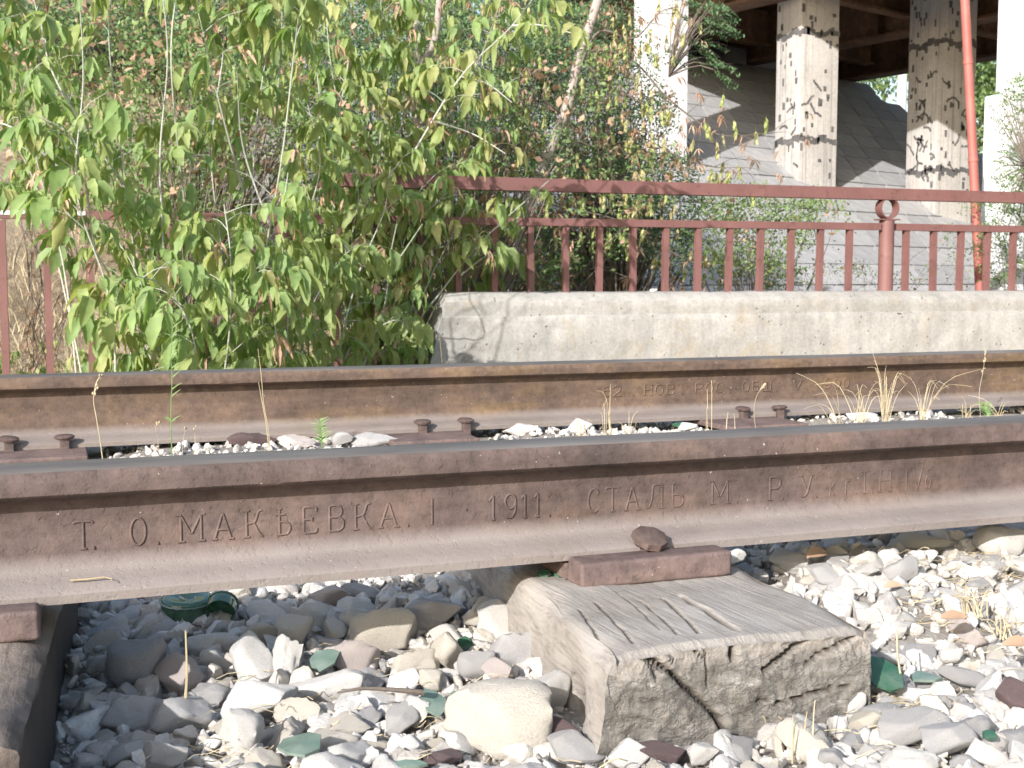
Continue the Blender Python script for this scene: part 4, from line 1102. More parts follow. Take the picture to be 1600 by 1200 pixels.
for (px, py, r_, m_, zone, o) in sorted(LOOSE, key=lambda q: -q[2]):
    sz = 'small' if r_ < .0145 else ('medium sized' if r_ < .021 else 'larger')
    col = {'white': 'white', 'cream': 'cream', 'grey': 'grey', 'pink': 'pinkish'}[m_]
    ms = sorted(MARKS, key=lambda m: (m[0] - px) ** 2 + ((m[1] - py) * 1.5) ** 2)
    cands = ['%s %s stone %s the %s' % (sz, col, side(px, py, m), m[2]) for m in ms[:2]]
    cands += ['%s %s stone %s the %s' % (sz, col, side(px, py, m), m[2]) for m in ms[2:4]]
    cands += ['%s, %s the %s' % (c, side(px, py, m), m[2]) for c, m in ((cands[0], ms[1]), (cands[0], ms[2]), (cands[1], ms[3]))]
    lab = next((c for c in cands if c not in seen and len(c.split()) <= 16), cands[0])
    seen[lab] = 1; o['label'] = lab
# the countless small ballast: joined
def gravel(n, xr, yr, r0, r1, name, sub=1, power=2.0, zoff=0.2, mask=None):
    small = [rock(sub, 300 + k, rnd.randint(4, 8), 34, 0.06 if sub > 1 else 0) for k in range(12)]
    x = rng.uniform(*xr, n); y = rng.uniform(*yr, n); keep = ~in_sleeper(x, y, 0.0)
    if mask is not None: keep &= mask(x, y)
    x, y = x[keep], y[keep]; n = len(x)
    r_ = r0 + (r1 - r0) * rng.random(n) ** power
    z = ground_h(x, y) + r_ * zoff * rng.uniform(0.2, 2.2, n)
    Vs, Fs, Ts = [], [], []; off = 0
    kk = rng.integers(0, 12, n)
    q = rng.normal(size=(n, 4)); q /= np.linalg.norm(q, axis=1)[:, None]
    w, a, b, c = q.T
    Rm = np.stack([1 - 2 * (b * b + c * c), 2 * (a * b - c * w), 2 * (a * c + b * w), 2 * (a * b + c * w), 1 - 2 * (a * a + c * c), 2 * (b * c - a * w), 2 * (a * c - b * w), 2 * (b * c + a * w), 1 - 2 * (a * a + b * b)], -1).reshape(n, 3, 3)
    sc = np.stack([rng.uniform(.8, 1.4, n), rng.uniform(.7, 1.1, n), rng.uniform(.4, .85, n)], -1) * r_[:, None] * 2
    for k in range(12):
        idx = np.where(kk == k)[0]
        if not len(idx): continue
        V0, F0 = small[k]
        W = np.einsum('nij,nvj->nvi', Rm[idx], V0[None] * sc[idx][:, None, :]) + np.stack([x[idx], y[idx], z[idx]], -1)[:, None, :]
        Vs.append(W.reshape(-1, 3)); Fs.append((F0[None] + (np.arange(len(idx)) * len(V0))[:, None, None]).reshape(-1, 3) + off)
        Ts.append(np.repeat(rng.random(len(idx)), len(V0))); off += W.shape[0] * W.shape[1]
    me = fast_mesh(name, np.concatenate(Vs), np.concatenate(Fs), M['gravel'], np.concatenate(Ts), 40)
    return obj(name, me)
XR, YR = (-0.02, 1.75), (-0.62, 0.70)
for (a, lab) in ((gravel(3000, XR, YR, 0.0080, 0.0200, 'ballast_gravel', 3, 1.3, 0.25), 'crushed pale and grey ballast gravel covering the track bed in the foreground'),
                 (gravel(6500, XR, YR, 0.0035, 0.0080, 'crushed_gravel', 2, 1.2, 0.5), 'smaller crushed ballast gravel in the foreground'),
                 (gravel(11000, XR, YR, 0.0012, 0.0036, 'fine_gravel', 1, 1.2, 0.8), 'fine gravel chips scattered between the ballast stones in the foreground'),
                 (gravel(9500, (-0.8, 4.2), (0.75, 2.3), 0.004, 0.013, 'track_gravel', 2, 1.6, 0.35), 'pale gravel between and behind the two rails')):
    a['kind'] = 'stuff'; a['label'] = lab; a['category'] = 'gravel'
# ------------------------------------------------------------------ glass
def shard(px, py, w, h, lab, m_='dusty_glass', z=-0.085, tilt=(0.3, 0, 0), seed=0):
    p = at_z(px, py, z); d = (p - CAM) @ _fw; w = w / FPX * d; h = h / FPX * d * 1.6
    rr = random.Random(seed); n = 7; pts = [(w / 2 * math.cos(2 * math.pi * k / n) * rr.uniform(.6, 1.15), h / 2 * math.sin(2 * math.pi * k / n) * rr.uniform(.6, 1.15)) for k in range(n)]
    V = []; curv = 3.0
    for zz in (0, 0.003):
        for x, y in pts: V.append((x, y, zz - curv * x * x * 2))
        V.append((0, 0, zz))
    F = [(k, n, (k + 1) % n)[::1] for k in range(n)] + [(n + 1 + k, n + 1 + (k + 1) % n, 2 * n + 1) for k in range(n)] + [(k, (k + 1) % n, n + 1 + (k + 1) % n, n + 1 + k) for k in range(n)]
    mb = MB(); mb.add(V, F); o = obj('glass_shard', mb.mesh('glass_shard', M[m_]), None, (p[0], p[1], z), label=lab, category='glass shard', group='broken green glass in the gravel')
    o.rotation_euler = (tilt[0], tilt[1], tilt[2] - YAW)
for i, a in enumerate([
    (1378, 1052, 66, 56, 'largest green bottle glass piece, beside the sleeper end at right', 'glass', -0.078, (0.5, -0.1, 0.3)), (1318, 1082, 44, 30, 'dark green glass piece against the lower right of the sleeper end', 'glass', -0.088, (0.6, 0.2, 0)),
    (1445, 1060, 50, 22, 'flat dusty green glass right of the largest piece', 'dusty_glass', -0.085, (0.2, 0, 0)), (1545, 1150, 30, 16, 'small bright green glass at the lower right', 'glass', -0.088, (0.3, 0, 0)),
    (728, 1008, 26, 24, 'bright green glass chip in the middle of the sunlit gravel', 'glass', -0.11, (0.6, 0, 0)), (790, 1040, 22, 18, 'tiny green glass chip left of the smooth flat stone', 'dusty_glass', -0.11, (0.5, 0, 0)),
    (676, 1098, 46, 36, 'dull green curved glass shard in the middle foreground gravel', 'dusty_glass', -0.10, (0.6, 0, 0.6)), (712, 1090, 32, 18, 'small green glass right of the dull green shard', 'dusty_glass', -0.105, (0.4, 0, 0)),
    (508, 1032, 50, 40, 'dusty green glass block left of the largest cream stone', 'dusty_glass', -0.11, (0.4, 0.2, -0.5)), (470, 1165, 80, 50, 'large dusty pale green glass slab near the bottom left', 'dusty_glass', -0.10, (0.15, 0, -0.4)),
    (720, 942, 56, 20, 'green glass strip in the shade left of the cracked sleeper', 'glass', -0.11, (0.3, 0, 0)), (850, 898, 26, 12, 'left green glass bit on the sleeper beside the tie plate', 'glass', -0.024, (0.4, 0, 0)), (876, 898, 24, 13, 'right green glass bit on the sleeper touching the tie plate', 'glass', -0.024, (0.4, 0.2, 0)),
    (715, 1142, 22, 12, 'green glass bit below the small white lump', 'glass', -0.105, (0.4, 0, 0)), (1062, 664, 26, 8, 'bright green glass sliver between the rails left of the spikes', 'glass', -0.05, (0.5, 0, 0)), (640, 1195, 50, 14, 'green glass edge cut by the bottom edge', 'dusty_glass', -0.10, (0.3, 0, 0))]):
    shard(*a[:4], a[4], a[5], a[6], a[7], i)
def bottle_bottom(px, py, r_px, lab, rot):
    p = at_z(px, py, -0.125); d = (p - CAM) @ _fw; r_ = r_px / FPX * d
    t = thing('bottle_bottom', lab, 'broken bottle', (p[0], p[1], -0.107 + r_ * 0.35), 'green bottle bottoms under the rail')
    prof = [(r_ * .20, .006), (r_ * .5, .002), (r_ * .8, 0), (r_ * .95, .002), (r_, .006), (r_ * 1.0, .018), (r_ * .99, .026), (r_ * .92, .024), (r_ * .90, .008), (r_ * .5, .008), (0.0005, .012)]
    n = 32; V = [(a * math.cos(2 * math.pi * k / n), a * math.sin(2 * math.pi * k / n), b) for a, b in prof for k in range(n)]
    F = [(i * n + k, i * n + (k + 1) % n, (i + 1) * n + (k + 1) % n, (i + 1) * n + k) for i in range(len(prof) - 1) for k in range(n)] + [tuple(range(n))[::-1]]
    mb = MB(); mb.add(V, F); obj('base', mb.mesh('base', M['glass'], 60), t)
    rr = [(r_ * 1.02 * math.cos(2 * math.pi * k / 40) , r_ * 1.02 * math.sin(2 * math.pi * k / 40), .005 + .0008 * (k % 2)) for k in range(41)]
    mb = MB(); mb.add(*tube(rr, 0.0013, 5, False)); obj('knurled_ring', mb.mesh('knurled_ring', M['dusty_glass']), t)
    t.rotation_euler = rot
bottle_bottom(293, 965, 40, 'wide green bottle bottom lying upside down in the shade under the rail', (math.pi + 0.12, 0, 0))
bottle_bottom(350, 968, 23, 'round green bottle bottom facing the viewer beside the wide one', (R(-70) + math.pi, 0, -0.3))

# ------------------------------------------------------------------ blades, litter, weeds
def ribbon(path, w, sidev):
    path = np.asarray(path); m = len(path); V = []
    for i, p in enumerate(path):
        ww = w * (1 - 0.8 * i / (m - 1)); V += [p - np.asarray(sidev) * ww, p + np.asarray(sidev) * ww]
    return V, [(2 * i, 2 * i + 1, 2 * i + 3, 2 * i + 2) for i in range(m - 1)]
lit = MB()
for k in range(620):
    px = rnd.uniform(190, 1620)
    hot = rnd.random()
    if hot < 0.35: px = rnd.gauss(1530, 60); py = rnd.gauss(930, 50)
    elif hot < 0.6: px = rnd.gauss(450, 130); py = rnd.gauss(1090, 70)
    elif hot < 0.72: px = rnd.gauss(1400, 30); py = rnd.gauss(1105, 20)
    else: py = rnd.uniform(930, 1210)
    p = at_z(px, max(py, 860), -0.09); x, y = p[0], p[1]
    if in_sleeper(np.array(x), np.array(y), 0.0) or x > 1.9: continue
    z = float(ground_h(np.array(x), np.array(y))) + rnd.uniform(0.006, 0.022)
    L = rnd.uniform(0.012, 0.05); a = rnd.uniform(0, 6.28); cv = rnd.uniform(-.5, .5)
    pts = [(x + L * (t - .5) * math.cos(a + cv * t), y + L * (t - .5) * math.sin(a + cv * t), z + 0.006 * math.sin(3 * t + a)) for t in (0, .33, .66, 1)]
    lit.add(*tube(pts, rnd.uniform(0.0003, 0.0007), 3, False), rnd.random())
o = obj('straw_litter', lit.mesh('straw_litter', M['straw']), kind='stuff'); o['label'] = 'dry straw and rootlets littering the gravel'; o['category'] = 'litter'

def tuft(px, py, z, blades, hpx, spread, lab, Y=None, cat='dry grass', seed=0, lean=0.0, mat_='straw', grp='dry grass tufts between the rails'):
    p = at_y(px, py, Y) if Y is not None else at_z(px, py, z)
    d = (p - CAM) @ _fw; H = hpx / FPX * d; rr = random.Random(seed)
    t = thing('grass_tuft', lab, cat, (p[0], p[1], p[2] - 0.008), grp)
    for k in range(blades):
        a = rr.uniform(0, 6.28); h = H * rr.uniform(.45, 1.05); s = spread * h * rr.uniform(.2, 1) ; bx, by = rr.uniform(-.012, .012), rr.uniform(-.012, .012)
        dx, dy = s * math.cos(a) + lean * h, s * math.sin(a)
        dr = rr.uniform(-0.1, .35) * h
        pts = bez([(bx, by, 0), (bx + dx * .25, by + dy * .25, h * .45), (bx + dx * .6, by + dy * .6, h * .82), (bx + dx * 1.2, by + dy * 1.2, h - dr)], 8)
        mb = MB(); mb.add(*tube(pts, np.linspace(0.0011, 0.0004, 8), 4, False), rr.random())
        obj('blade', mb.mesh('blade', M[mat_]), t)
    return t
tuft(1382, 662, -0.06, 26, 108, 0.45, 'tallest dry grass tuft between the rails, right of the spikes', Y=1.32, seed=1)
tuft(1345, 664, -0.06, 12, 80, 0.7, 'dry grass tuft with arching blades left of the tallest tuft', Y=1.25, seed=2)
tuft(1440, 656, -0.06, 12, 84, 0.9, 'spreading dry grass tuft right of the tallest tuft', Y=1.30, seed=3)
tuft(1310, 664, -0.06, 5, 80, 0.9, 'thin arching dry blades just right of the spikes', Y=1.25, seed=4, lean=-0.5)
tuft(948, 678, -0.06, 7, 82, 0.35, 'upright dry blades standing before the number on the far rail', Y=1.28, seed=5)
tuft(910, 680, -0.06, 6, 40, 0.9, 'low dry grass wisp left of the upright blades', Y=1.28, seed=6)
tuft(985, 676, -0.06, 5, 42, 1.0, 'low dry grass wisp right of the upright blades', Y=1.28, seed=7)
tuft(1106, 672, -0.06, 3, 82, 0.12, 'pair of straight dry stems left of the right-hand spikes', Y=1.25, seed=8)
tuft(1140, 670, -0.06, 3, 48, 0.3, 'short dry stems at the left end of the right-hand tie plate', Y=1.27, seed=9)
tuft(1512, 652, -0.06, 10, 36, 1.4, 'low spreading dry grass at the right, by the green herb', Y=1.30, seed=10)
tuft(1560, 648, -0.06, 9, 30, 1.6, 'low dry wisps at the right edge between the rails', Y=1.30, seed=11)
tuft(1525, 950, -0.06, 14, 46, 1.2, 'sparse grey dry grass in the gravel at the right', seed=12, grp='dry grass in the front gravel')
tuft(1565, 985, -0.07, 10, 40, 1.4, 'brown dry grass at the right edge of the gravel', seed=13, grp='dry grass in the front gravel')
tuft(1248, 1175, -0.1, 4, 110, 0.12, 'yellow straw stems in front of the sleeper end', seed=14, grp='dry grass in the front gravel')
tuft(1195, 1120, -0.1, 9, 34, 1.3, 'curly dry grass at the foot of the sleeper end', seed=15, grp='dry grass in the front gravel')
tuft(1426, 850, -0.06, 2, 40, 0.1, 'tiny dry seed stem under the rail at right', seed=16, grp='dry grass in the front gravel')
def stalk(pts_px, Y, rad, m_, lab, cat, leaves=0, seed=0, head=0, leafm=None):
    rr = random.Random(seed); P = np.array([at_y(a, b, Y) for a, b in pts_px]); base = P[0].copy(); base[2] = min(base[2], -0.062)
    P = np.vstack([base, P[1:]]); o0 = base.copy()
    t = thing('weed', lab, cat, tuple(o0)); path = bez(P - o0, 16)
    mb = MB(); mb.add(*tube(path, np.linspace(rad, rad * .5, 16), 5), 0.3); obj('stem', mb.mesh('stem', M[m_]), t)
    for k in range(leaves):
        q = path[rr.randint(5, 15)] + np.array([0, 0, rr.uniform(-.004, .004)]); s = rr.choice([-1, 1]); L = rr.uniform(.008, .022)
        a = np.array([s * math.cos(.35), -s * .35 + rr.uniform(-.4, .4), 0])
        pth = [q, q + a * L * .5 + np.array([0, 0, L * .4]), q + a * L + np.array([0, 0, L * rr.uniform(.3, .8)])]
        mb = MB(); mb.add(*ribbon(pth, 0.0018, (0, .3, .95)), rr.random()); obj('leaf', mb.mesh('leaf', M[leafm or m_]), t)
    if head:
        V0, F0 = ICO[1]; mb = MB()
        for k in range(head):
            q = path[-1] + (path[10] - path[-1]) * rr.random() ** 1.3 + np.array([rr.uniform(-.003, .003), rr.uniform(-.003, .003), 0]); mb.add(V0 * np.array([.0016, .0016, .003]) * rr.uniform(.6, 1.3) + q, F0.tolist(), rr.random())
        obj('seed_head', mb.mesh('seed_head', M['straw']), t)
stalk([(163, 722), (158, 700), (150, 650), (146, 625), (150, 600), (158, 586)], 1.15, 0.0011, 'straw', 'dry stalk with fuzzy seed head near the left edge, before the far rail', 'weed', seed=1, head=36)
stalk([(269, 722), (268, 690), (267, 640), (269, 590), (267, 555), (270, 510)], 1.15, 0.0013, 'herb', 'slim green weed with narrow leaves standing before the far rail at left', 'weed', leaves=22, seed=2)
stalk([(424, 700), (419, 670), (412, 630), (408, 585), (403, 545)], 1.2, 0.0010, 'straw', 'tall bare dry straw stem crossing the far rail, left of centre', 'weed', seed=3)
stalk([(422, 700), (416, 665), (408, 620), (404, 597)], 1.22, 0.0009, 'straw', 'shorter dry straw beside the tall bare stem', 'weed', seed=4)
stalk([(505, 706), (503, 690), (501, 672), (499, 656)], 1.2, 0.0016, 'herb', 'short leafy green sprout peeping above the nearest rail', 'weed', leaves=34, seed=5)
stalk([(300, 714), (305, 695), (304, 675), (305, 664)], 1.2, 0.0006, 'straw', 'small thin dry stem right of the slim green weed', 'weed', seed=6, head=5)
stalk([(284, 714), (286, 690), (291, 668)], 1.2, 0.0006, 'straw', 'tiny dry stem immediately right of the slim green weed', 'weed', seed=7, head=4)
stalk([(250, 714), (247, 690), (243, 670), (247, 658)], 1.2, 0.0006, 'straw', 'tiny branched dry stem left of the slim green weed', 'weed', seed=8, head=4)
stalk([(1533, 650), (1530, 615), (1536, 580), (1540, 548)], 1.35, 0.0007, 'straw', 'thin pale seed stem at the right before the far rail', 'weed', seed=9, head=16)
stalk([(1545, 655), (1541, 645), (1538, 632)], 1.3, 0.0010, 'herb', 'small light green herb between the rails at the right', 'weed', leaves=30, seed=10)
stalk([(1182, 655), (1178, 640), (1184, 615), (1196, 600)], 1.33, 0.0006, 'straw', 'oat-like dry seed stem between the two right-hand spikes', 'weed', seed=11, head=14)
stalk([(290, 1090), (292, 1050), (290, 985)], -0.10, 0.0016, 'straw', 'upright dry stick standing in the shaded gravel at left', 'stick', seed=12)
# twig and yellow leaf
p = at_z(585, 1085, -0.085); mb = MB(); mb.add(*tube(bez([(-.035, 0.012, 0.002), (-.01, .004, .006), (.02, -.006, .004), (.048, -.012, 0)], 12), np.linspace(.0012, .003, 12), 6)); obj('twig', mb.mesh('twig', M['dark_twig']), None, tuple(p), label='dark bent twig lying on the sunlit gravel', category='twig')
p = at_z(1402, 1040, -0.06); mb = MB(); mb.add(*tube(bez([(-.012, -.02, 0), (0, 0, .012), (.014, .02, .03)], 8), .0012, 5)); obj('twig', mb.mesh('twig', M['straw']), None, tuple(p), label='pale thin twig lying across the largest green glass', category='twig')
def dry_leaf(px, py, z, w, lab, m_='leaf_dry'):
    p = at_z(px, py, z); d = (p - CAM) @ _fw; w = w / FPX * d; V = []; n = 7
    for i in range(n):
        t = i / (n - 1); hw = w * .26 * math.sin(math.pi * (0.08 + .9 * t)) ** .8
        for s in (-1, 0, 1): V.append(((t - .5) * w, s * hw, .25 * w * abs(s) * .5 + .15 * w * math.sin(3 * t)))
    F = [(3 * i + k, 3 * i + 3 + k, 3 * i + 4 + k, 3 * i + 1 + k) for i in range(n - 1) for k in (0, 1)]
    mb = MB(); mb.add(V, F); o = obj('dry_leaf', mb.mesh('dry_leaf', M[m_], 180), None, tuple(p), label=lab, category='leaf'); o.rotation_euler = (R(30), 0, rnd.uniform(-.6, .3))
dry_leaf(1490, 968, -0.05, 40, 'yellow brown dry leaf lying in the gravel at right')
dry_leaf(1275, 870, -0.035, 44, 'curled reddish dry leaf under the rail, right of the cracked sleeper')
dry_leaf(1395, 918, -0.05, 30, 'small tan dry leaf in the gravel right of the large white stone')
dry_leaf(1590, 1010, -0.06, 46, 'curled brown dry leaf at the right edge of the gravel')


# ------------------------------------------------------------------ foliage builders
def leaflet(L, W, p0, d0, droop, side, fold=0.35, n=6, curl=0.0):
    p = np.array(p0, float); d = np.array(d0, float); d /= np.linalg.norm(d); V = []
    sv = np.array(side, float); sv /= np.linalg.norm(sv)
    for i in range(n + 1):
        t = i / n; w = W * (math.sin(math.pi * min(1, t ** 0.72 * 0.98 + 0.02)) ** 0.85) * (1 + 0.10 * (1 if i % 2 else -1)) * 0.5
        if i == n: w = 0.0006
        nrm = np.cross(sv, d); nrm /= np.linalg.norm(nrm) + 1e-9
        V += [p - sv * w + nrm * w * fold, p.copy(), p + sv * w + nrm * w * fold]
        d = d + np.array([0, 0, -1.0]) * droop / n + nrm * curl / n; d /= np.linalg.norm(d); p = p + d * L / n
    F = [(3 * i + k, 3 * i + 3 + k, 3 * i + 4 + k, 3 * i + 1 + k) for i in range(n) for k in (0, 1)]
    return V, F
def compound_leaf(seed, dry=False, size=1.0):
    r_ = random.Random(seed); V = []; F = []; T = []
    def put(v, f_, t):
        o_ = len(V); V.extend([np.array(q) for q in v]); F.extend([tuple(i + o_ for i in q) for q in f_]); T.extend([t] * len(v))
    pl = r_.uniform(.05, .08) * size; up = r_.uniform(.1, .6)
    path = [np.array([0, 0, 0.]), np.array([pl * .5, 0, pl * up * .6]), np.array([pl, 0, pl * up * .75]), np.array([pl * 1.45, 0, pl * up * .45]), np.array([pl * 1.8, 0, -pl * .05])]
    path = bez(path, 9)
    v, f_ = tube(path, np.linspace(.0012, .0007, 9), 3, False); put(v, f_, 0.9)
    nodes = [(5, 1), (7, 1), (8, 0)] if r_.random() < .65 else [(6, 1), (8, 0)]
    for (i, pair) in nodes:
        for s in ((-1, 1) if pair else (0,)):
            L = r_.uniform(.085, .13) * size * (0.8 if i == 5 else 1); W = L * r_.uniform(.22, .46) * (0.55 if dry else 1)
            d0 = (0.35 if s else 0.7, s * r_.uniform(.4, .8), r_.uniform(-.9, -.1)); sd = np.cross(d0, (0, 0, 1)); sd = sd + np.array([r_.uniform(-.5, .5), r_.uniform(-.5, .5), r_.uniform(-.6, .6)]) * 0.7
            v, f_ = leaflet(L, W, path[i], d0, r_.uniform(1.6, 3.2), sd, r_.uniform(.15, .6) * (2.2 if dry else 1), 6, r_.uniform(-.7, 1.0) * (2 if dry else 1))
            put(v, f_, r_.uniform(0, .12))
    return np.array(V), F, np.array(T)
LEAVES = [compound_leaf(500 + k, False, rnd.uniform(1.0, 1.25)) for k in range(20)]; DRY = [compound_leaf(700 + k, True, 0.85) for k in range(5)]
def leaf_obj_mesh(data, m_):
    mb = MB(); mb.add(data[0], data[1]); mb.t = [data[2]]
    return mb.mesh('leaf', M[m_], 180)
leaf_me = {('g', k): leaf_obj_mesh(LEAVES[k], 'leaf') for k in range(20)}
leaf_me.update({('y', k): leaf_obj_mesh(LEAVES[k], 'leaf_light') for k in range(20)})
leaf_me.update({('d', k): leaf_obj_mesh(DRY[k], 'leaf_dry') for k in range(5)})
def rotz(a): c, s_ = math.cos(a), math.sin(a); return np.array([[c, -s_, 0], [s_, c, 0], [0, 0, 1]])
def rotx(a): c, s_ = math.cos(a), math.sin(a); return np.array([[1, 0, 0], [0, c, -s_], [0, s_, c]])
def keep_leaf(p):
    # leaves stop short of the open left end of the fence and of the barrier (and of where they would shade it)
    d = p - CAM; dep = d @ _fw; px = 800 + FPX * (d @ _r) / dep; py = 600 - FPX * (d @ _u) / dep
    if py > 318 and px < 75 + (py - 318) * 0.32: return False
    if py > 418 and px > 668 and p[1] < 6.3: return False
    if py < 250 and px < 30 and py > 190: return False
    k = (5.95 - p[1]) / -SUN[1]
    if k > 0:
        q = p - SUN * k
        if q[0] > 2.05 and -0.22 < q[2] < 0.42: return False
    return True
def shrub(name, label, cat, shoots, node, pdry, plight, seed, limit=290, petiole=1.0, scale=(.5, 1.15), low_skip=0.0, yj=(-.5, .2)):
    """shoots: list of (Y, radius, [pixels of the shoot from foot to tip])"""
    r_ = random.Random(seed)
    b0 = at_y(*shoots[0][2][0], shoots[0][0]); z0 = float(ground_h(np.array(b0[0]), np.array(b0[1])))
    base = np.array([b0[0], b0[1], z0]); t = thing(name, label, cat, tuple(base))
    places = []
    for (Y, rad, pxs) in shoots:
        P = np.array([at_y(a, b, Y + (k / (len(pxs) - 1)) * (r_.uniform(*yj) if Y != 6.08 else 0)) for k, (a, b) in enumerate(pxs)])
        if pxs[0][1] > 480: P = np.vstack([[P[0][0] * .7 + base[0] * .3, Y + .1, float(ground_h(P[0][0], Y)) - .03], P])
        path = bez(P, 40); L = np.linalg.norm(np.diff(path, axis=0), axis=1).sum()
        mb = MB(); mb.add(*tube(path - base, np.linspace(rad, rad * .35, 40), 6, False), r_.random()); obj('stem', mb.mesh('stem', M['twig_pale'], 180), t)
        n = max(2, int(L / node)); a0 = r_.uniform(0, 3.14)
        for i in range(2, n):
            u = i / n * 39; k = int(u); q = path[k] + (path[min(39, k + 1)] - path[k]) * (u - k); a0 += 1.57 + r_.uniform(-.3, .3)
            if q[2] < -0.2 and r_.random() < low_skip: continue
            for s in (0, math.pi):
                if r_.random() < .24 or not keep_leaf(q + np.array([math.cos(a0 + s) * .12, math.sin(a0 + s) * .12, -.03])): continue
                if r_.random() < .30:            # a side twig carrying a few leaves
                    a = a0 + s + r_.uniform(-.5, .5); tl = r_.uniform(.10, .26); e = q + np.array([math.cos(a) * tl, math.sin(a) * tl, tl * r_.uniform(.1, .8)])
                    mb = MB(); mb.add(*tube(bez([q - base, (q + e) / 2 - base + np.array([0, 0, tl * .12]), e - base], 6), np.linspace(rad * .4, .0012, 6), 4, False), r_.random()); obj('twig', mb.mesh('twig', M['twig_pale'], 180), t)
                    
                    for kk in range(r_.randint(2, 3)):
                        if keep_leaf(e + np.array([0, 0, -.05])): places.append((q + (e - q) * r_.uniform(.4, 1), a + r_.uniform(-1.3, 1.3)))
                else: places.append((q, a0 + s))
    r_.shuffle(places)
    # the ones that show largest (nearest) stay individual
    places.sort(key=lambda q: q[0][1])
    kinds = {'g': [], 'y': [], 'd': []}
    for i, (q, a) in enumerate(places):
        kd = 'd' if r_.random() < pdry else ('y' if r_.random() < plight else 'g')
        k = r_.randrange(5 if kd == 'd' else 20); s = r_.uniform(*scale); tx = r_.uniform(-.5, .5)
        if i < limit:
            o = obj('leaf', leaf_me[(kd, k)], t, tuple(q - base)); o.rotation_euler = (tx, r_.uniform(-.2, .3), a); o.scale = (s, s, s)
        else: kinds[kd].append((q - base, a, k, s, tx))
    mb = MB(); mats = [M['leaf'], M['leaf_light'], M['leaf_dry']]
    for mi, kd in enumerate('gyd'):
        for (q, a, k, s, tx) in kinds[kd]:
            V, F, T = (DRY if kd == 'd' else LEAVES)[k]; mb.add((V * s) @ (rotz(a) @ rotx(tx)).T + q, F, 0, mi); mb.t[-1] = (T + r_.random()) % 1
    if mb.n: obj('leaf_mass', mb.mesh('leaf_mass', mats, 180), t, kind='stuff')
    return t
def sh(Y, *p, rad=.006): return (Y, rad, list(p))
shrub('ash_leaved_maple', 'drooping green ash-leaved maple sapling at the left end of the fence', 'sapling',
      [sh(4.6, (120, 600), (100, 420), (60, 260), (30, 120)), sh(4.2, (180, 600), (170, 460), (120, 300), (130, 120), (120, -60)), sh(4.7, (200, 600), (210, 420), (190, 240), (170, 60), (180, -60)), sh(4.4, (230, 600), (255, 440), (250, 250), (262, 90), (250, -50), rad=.008),
       sh(4.4, (250, 600), (240, 500), (210, 420), (180, 370)), sh(4.9, (130, 600), (60, 300), (-20, 160), (-60, 60)), sh(4.3, (90, 260), (20, 200), (-30, 190)), sh(3.8, (300, 600), (300, 520), (260, 450), (210, 430)), sh(4.5, (200, 300), (90, 130), (60, 20)), sh(5.2, (250, 600), (120, 350), (20, 290), (-30, 300)),
       sh(4.9, (150, 300), (70, 60), (40, -60)), sh(5.2, (60, 300), (10, 110), (-20, 10)), sh(4.3, (150, 400), (120, 230), (60, 180))],
      .062, .06, .26, 1, low_skip=.2)
shrub('ash_leaved_maple', 'dense drooping ash-leaved maple sapling covering the fence post at centre left', 'sapling',
      [sh(4.6, (330, 600), (300, 400), (275, 200), (268, 60), (285, -60), rad=.008), sh(5.0, (360, 600), (350, 420), (330, 240), (350, 60), (330, -60)), sh(4.7, (400, 600), (410, 430), (440, 250), (460, 80), (478, -60), rad=.008), sh(4.3, (350, 600), (360, 500), (360, 400), (350, 320)), sh(4.2, (420, 600), (430, 500), (400, 430), (380, 420)),
       sh(5.2, (380, 600), (390, 400), (400, 200), (420, 40), (400, -50)), sh(4.4, (440, 600), (450, 480), (440, 360), (450, 270)), sh(4.5, (330, 560), (310, 520), (280, 470)), sh(4.8, (400, 560), (370, 540), (330, 530)), sh(5.0, (380, 300), (340, 150), (310, 20)), sh(4.8, (420, 350), (380, 230), (370, 110)), sh(5.3, (430, 200), (440, 60), (440, -60)), sh(4.8, (300, 380), (240, 330), (190, 320))],
      .055, .08, .32, 2, low_skip=.1)
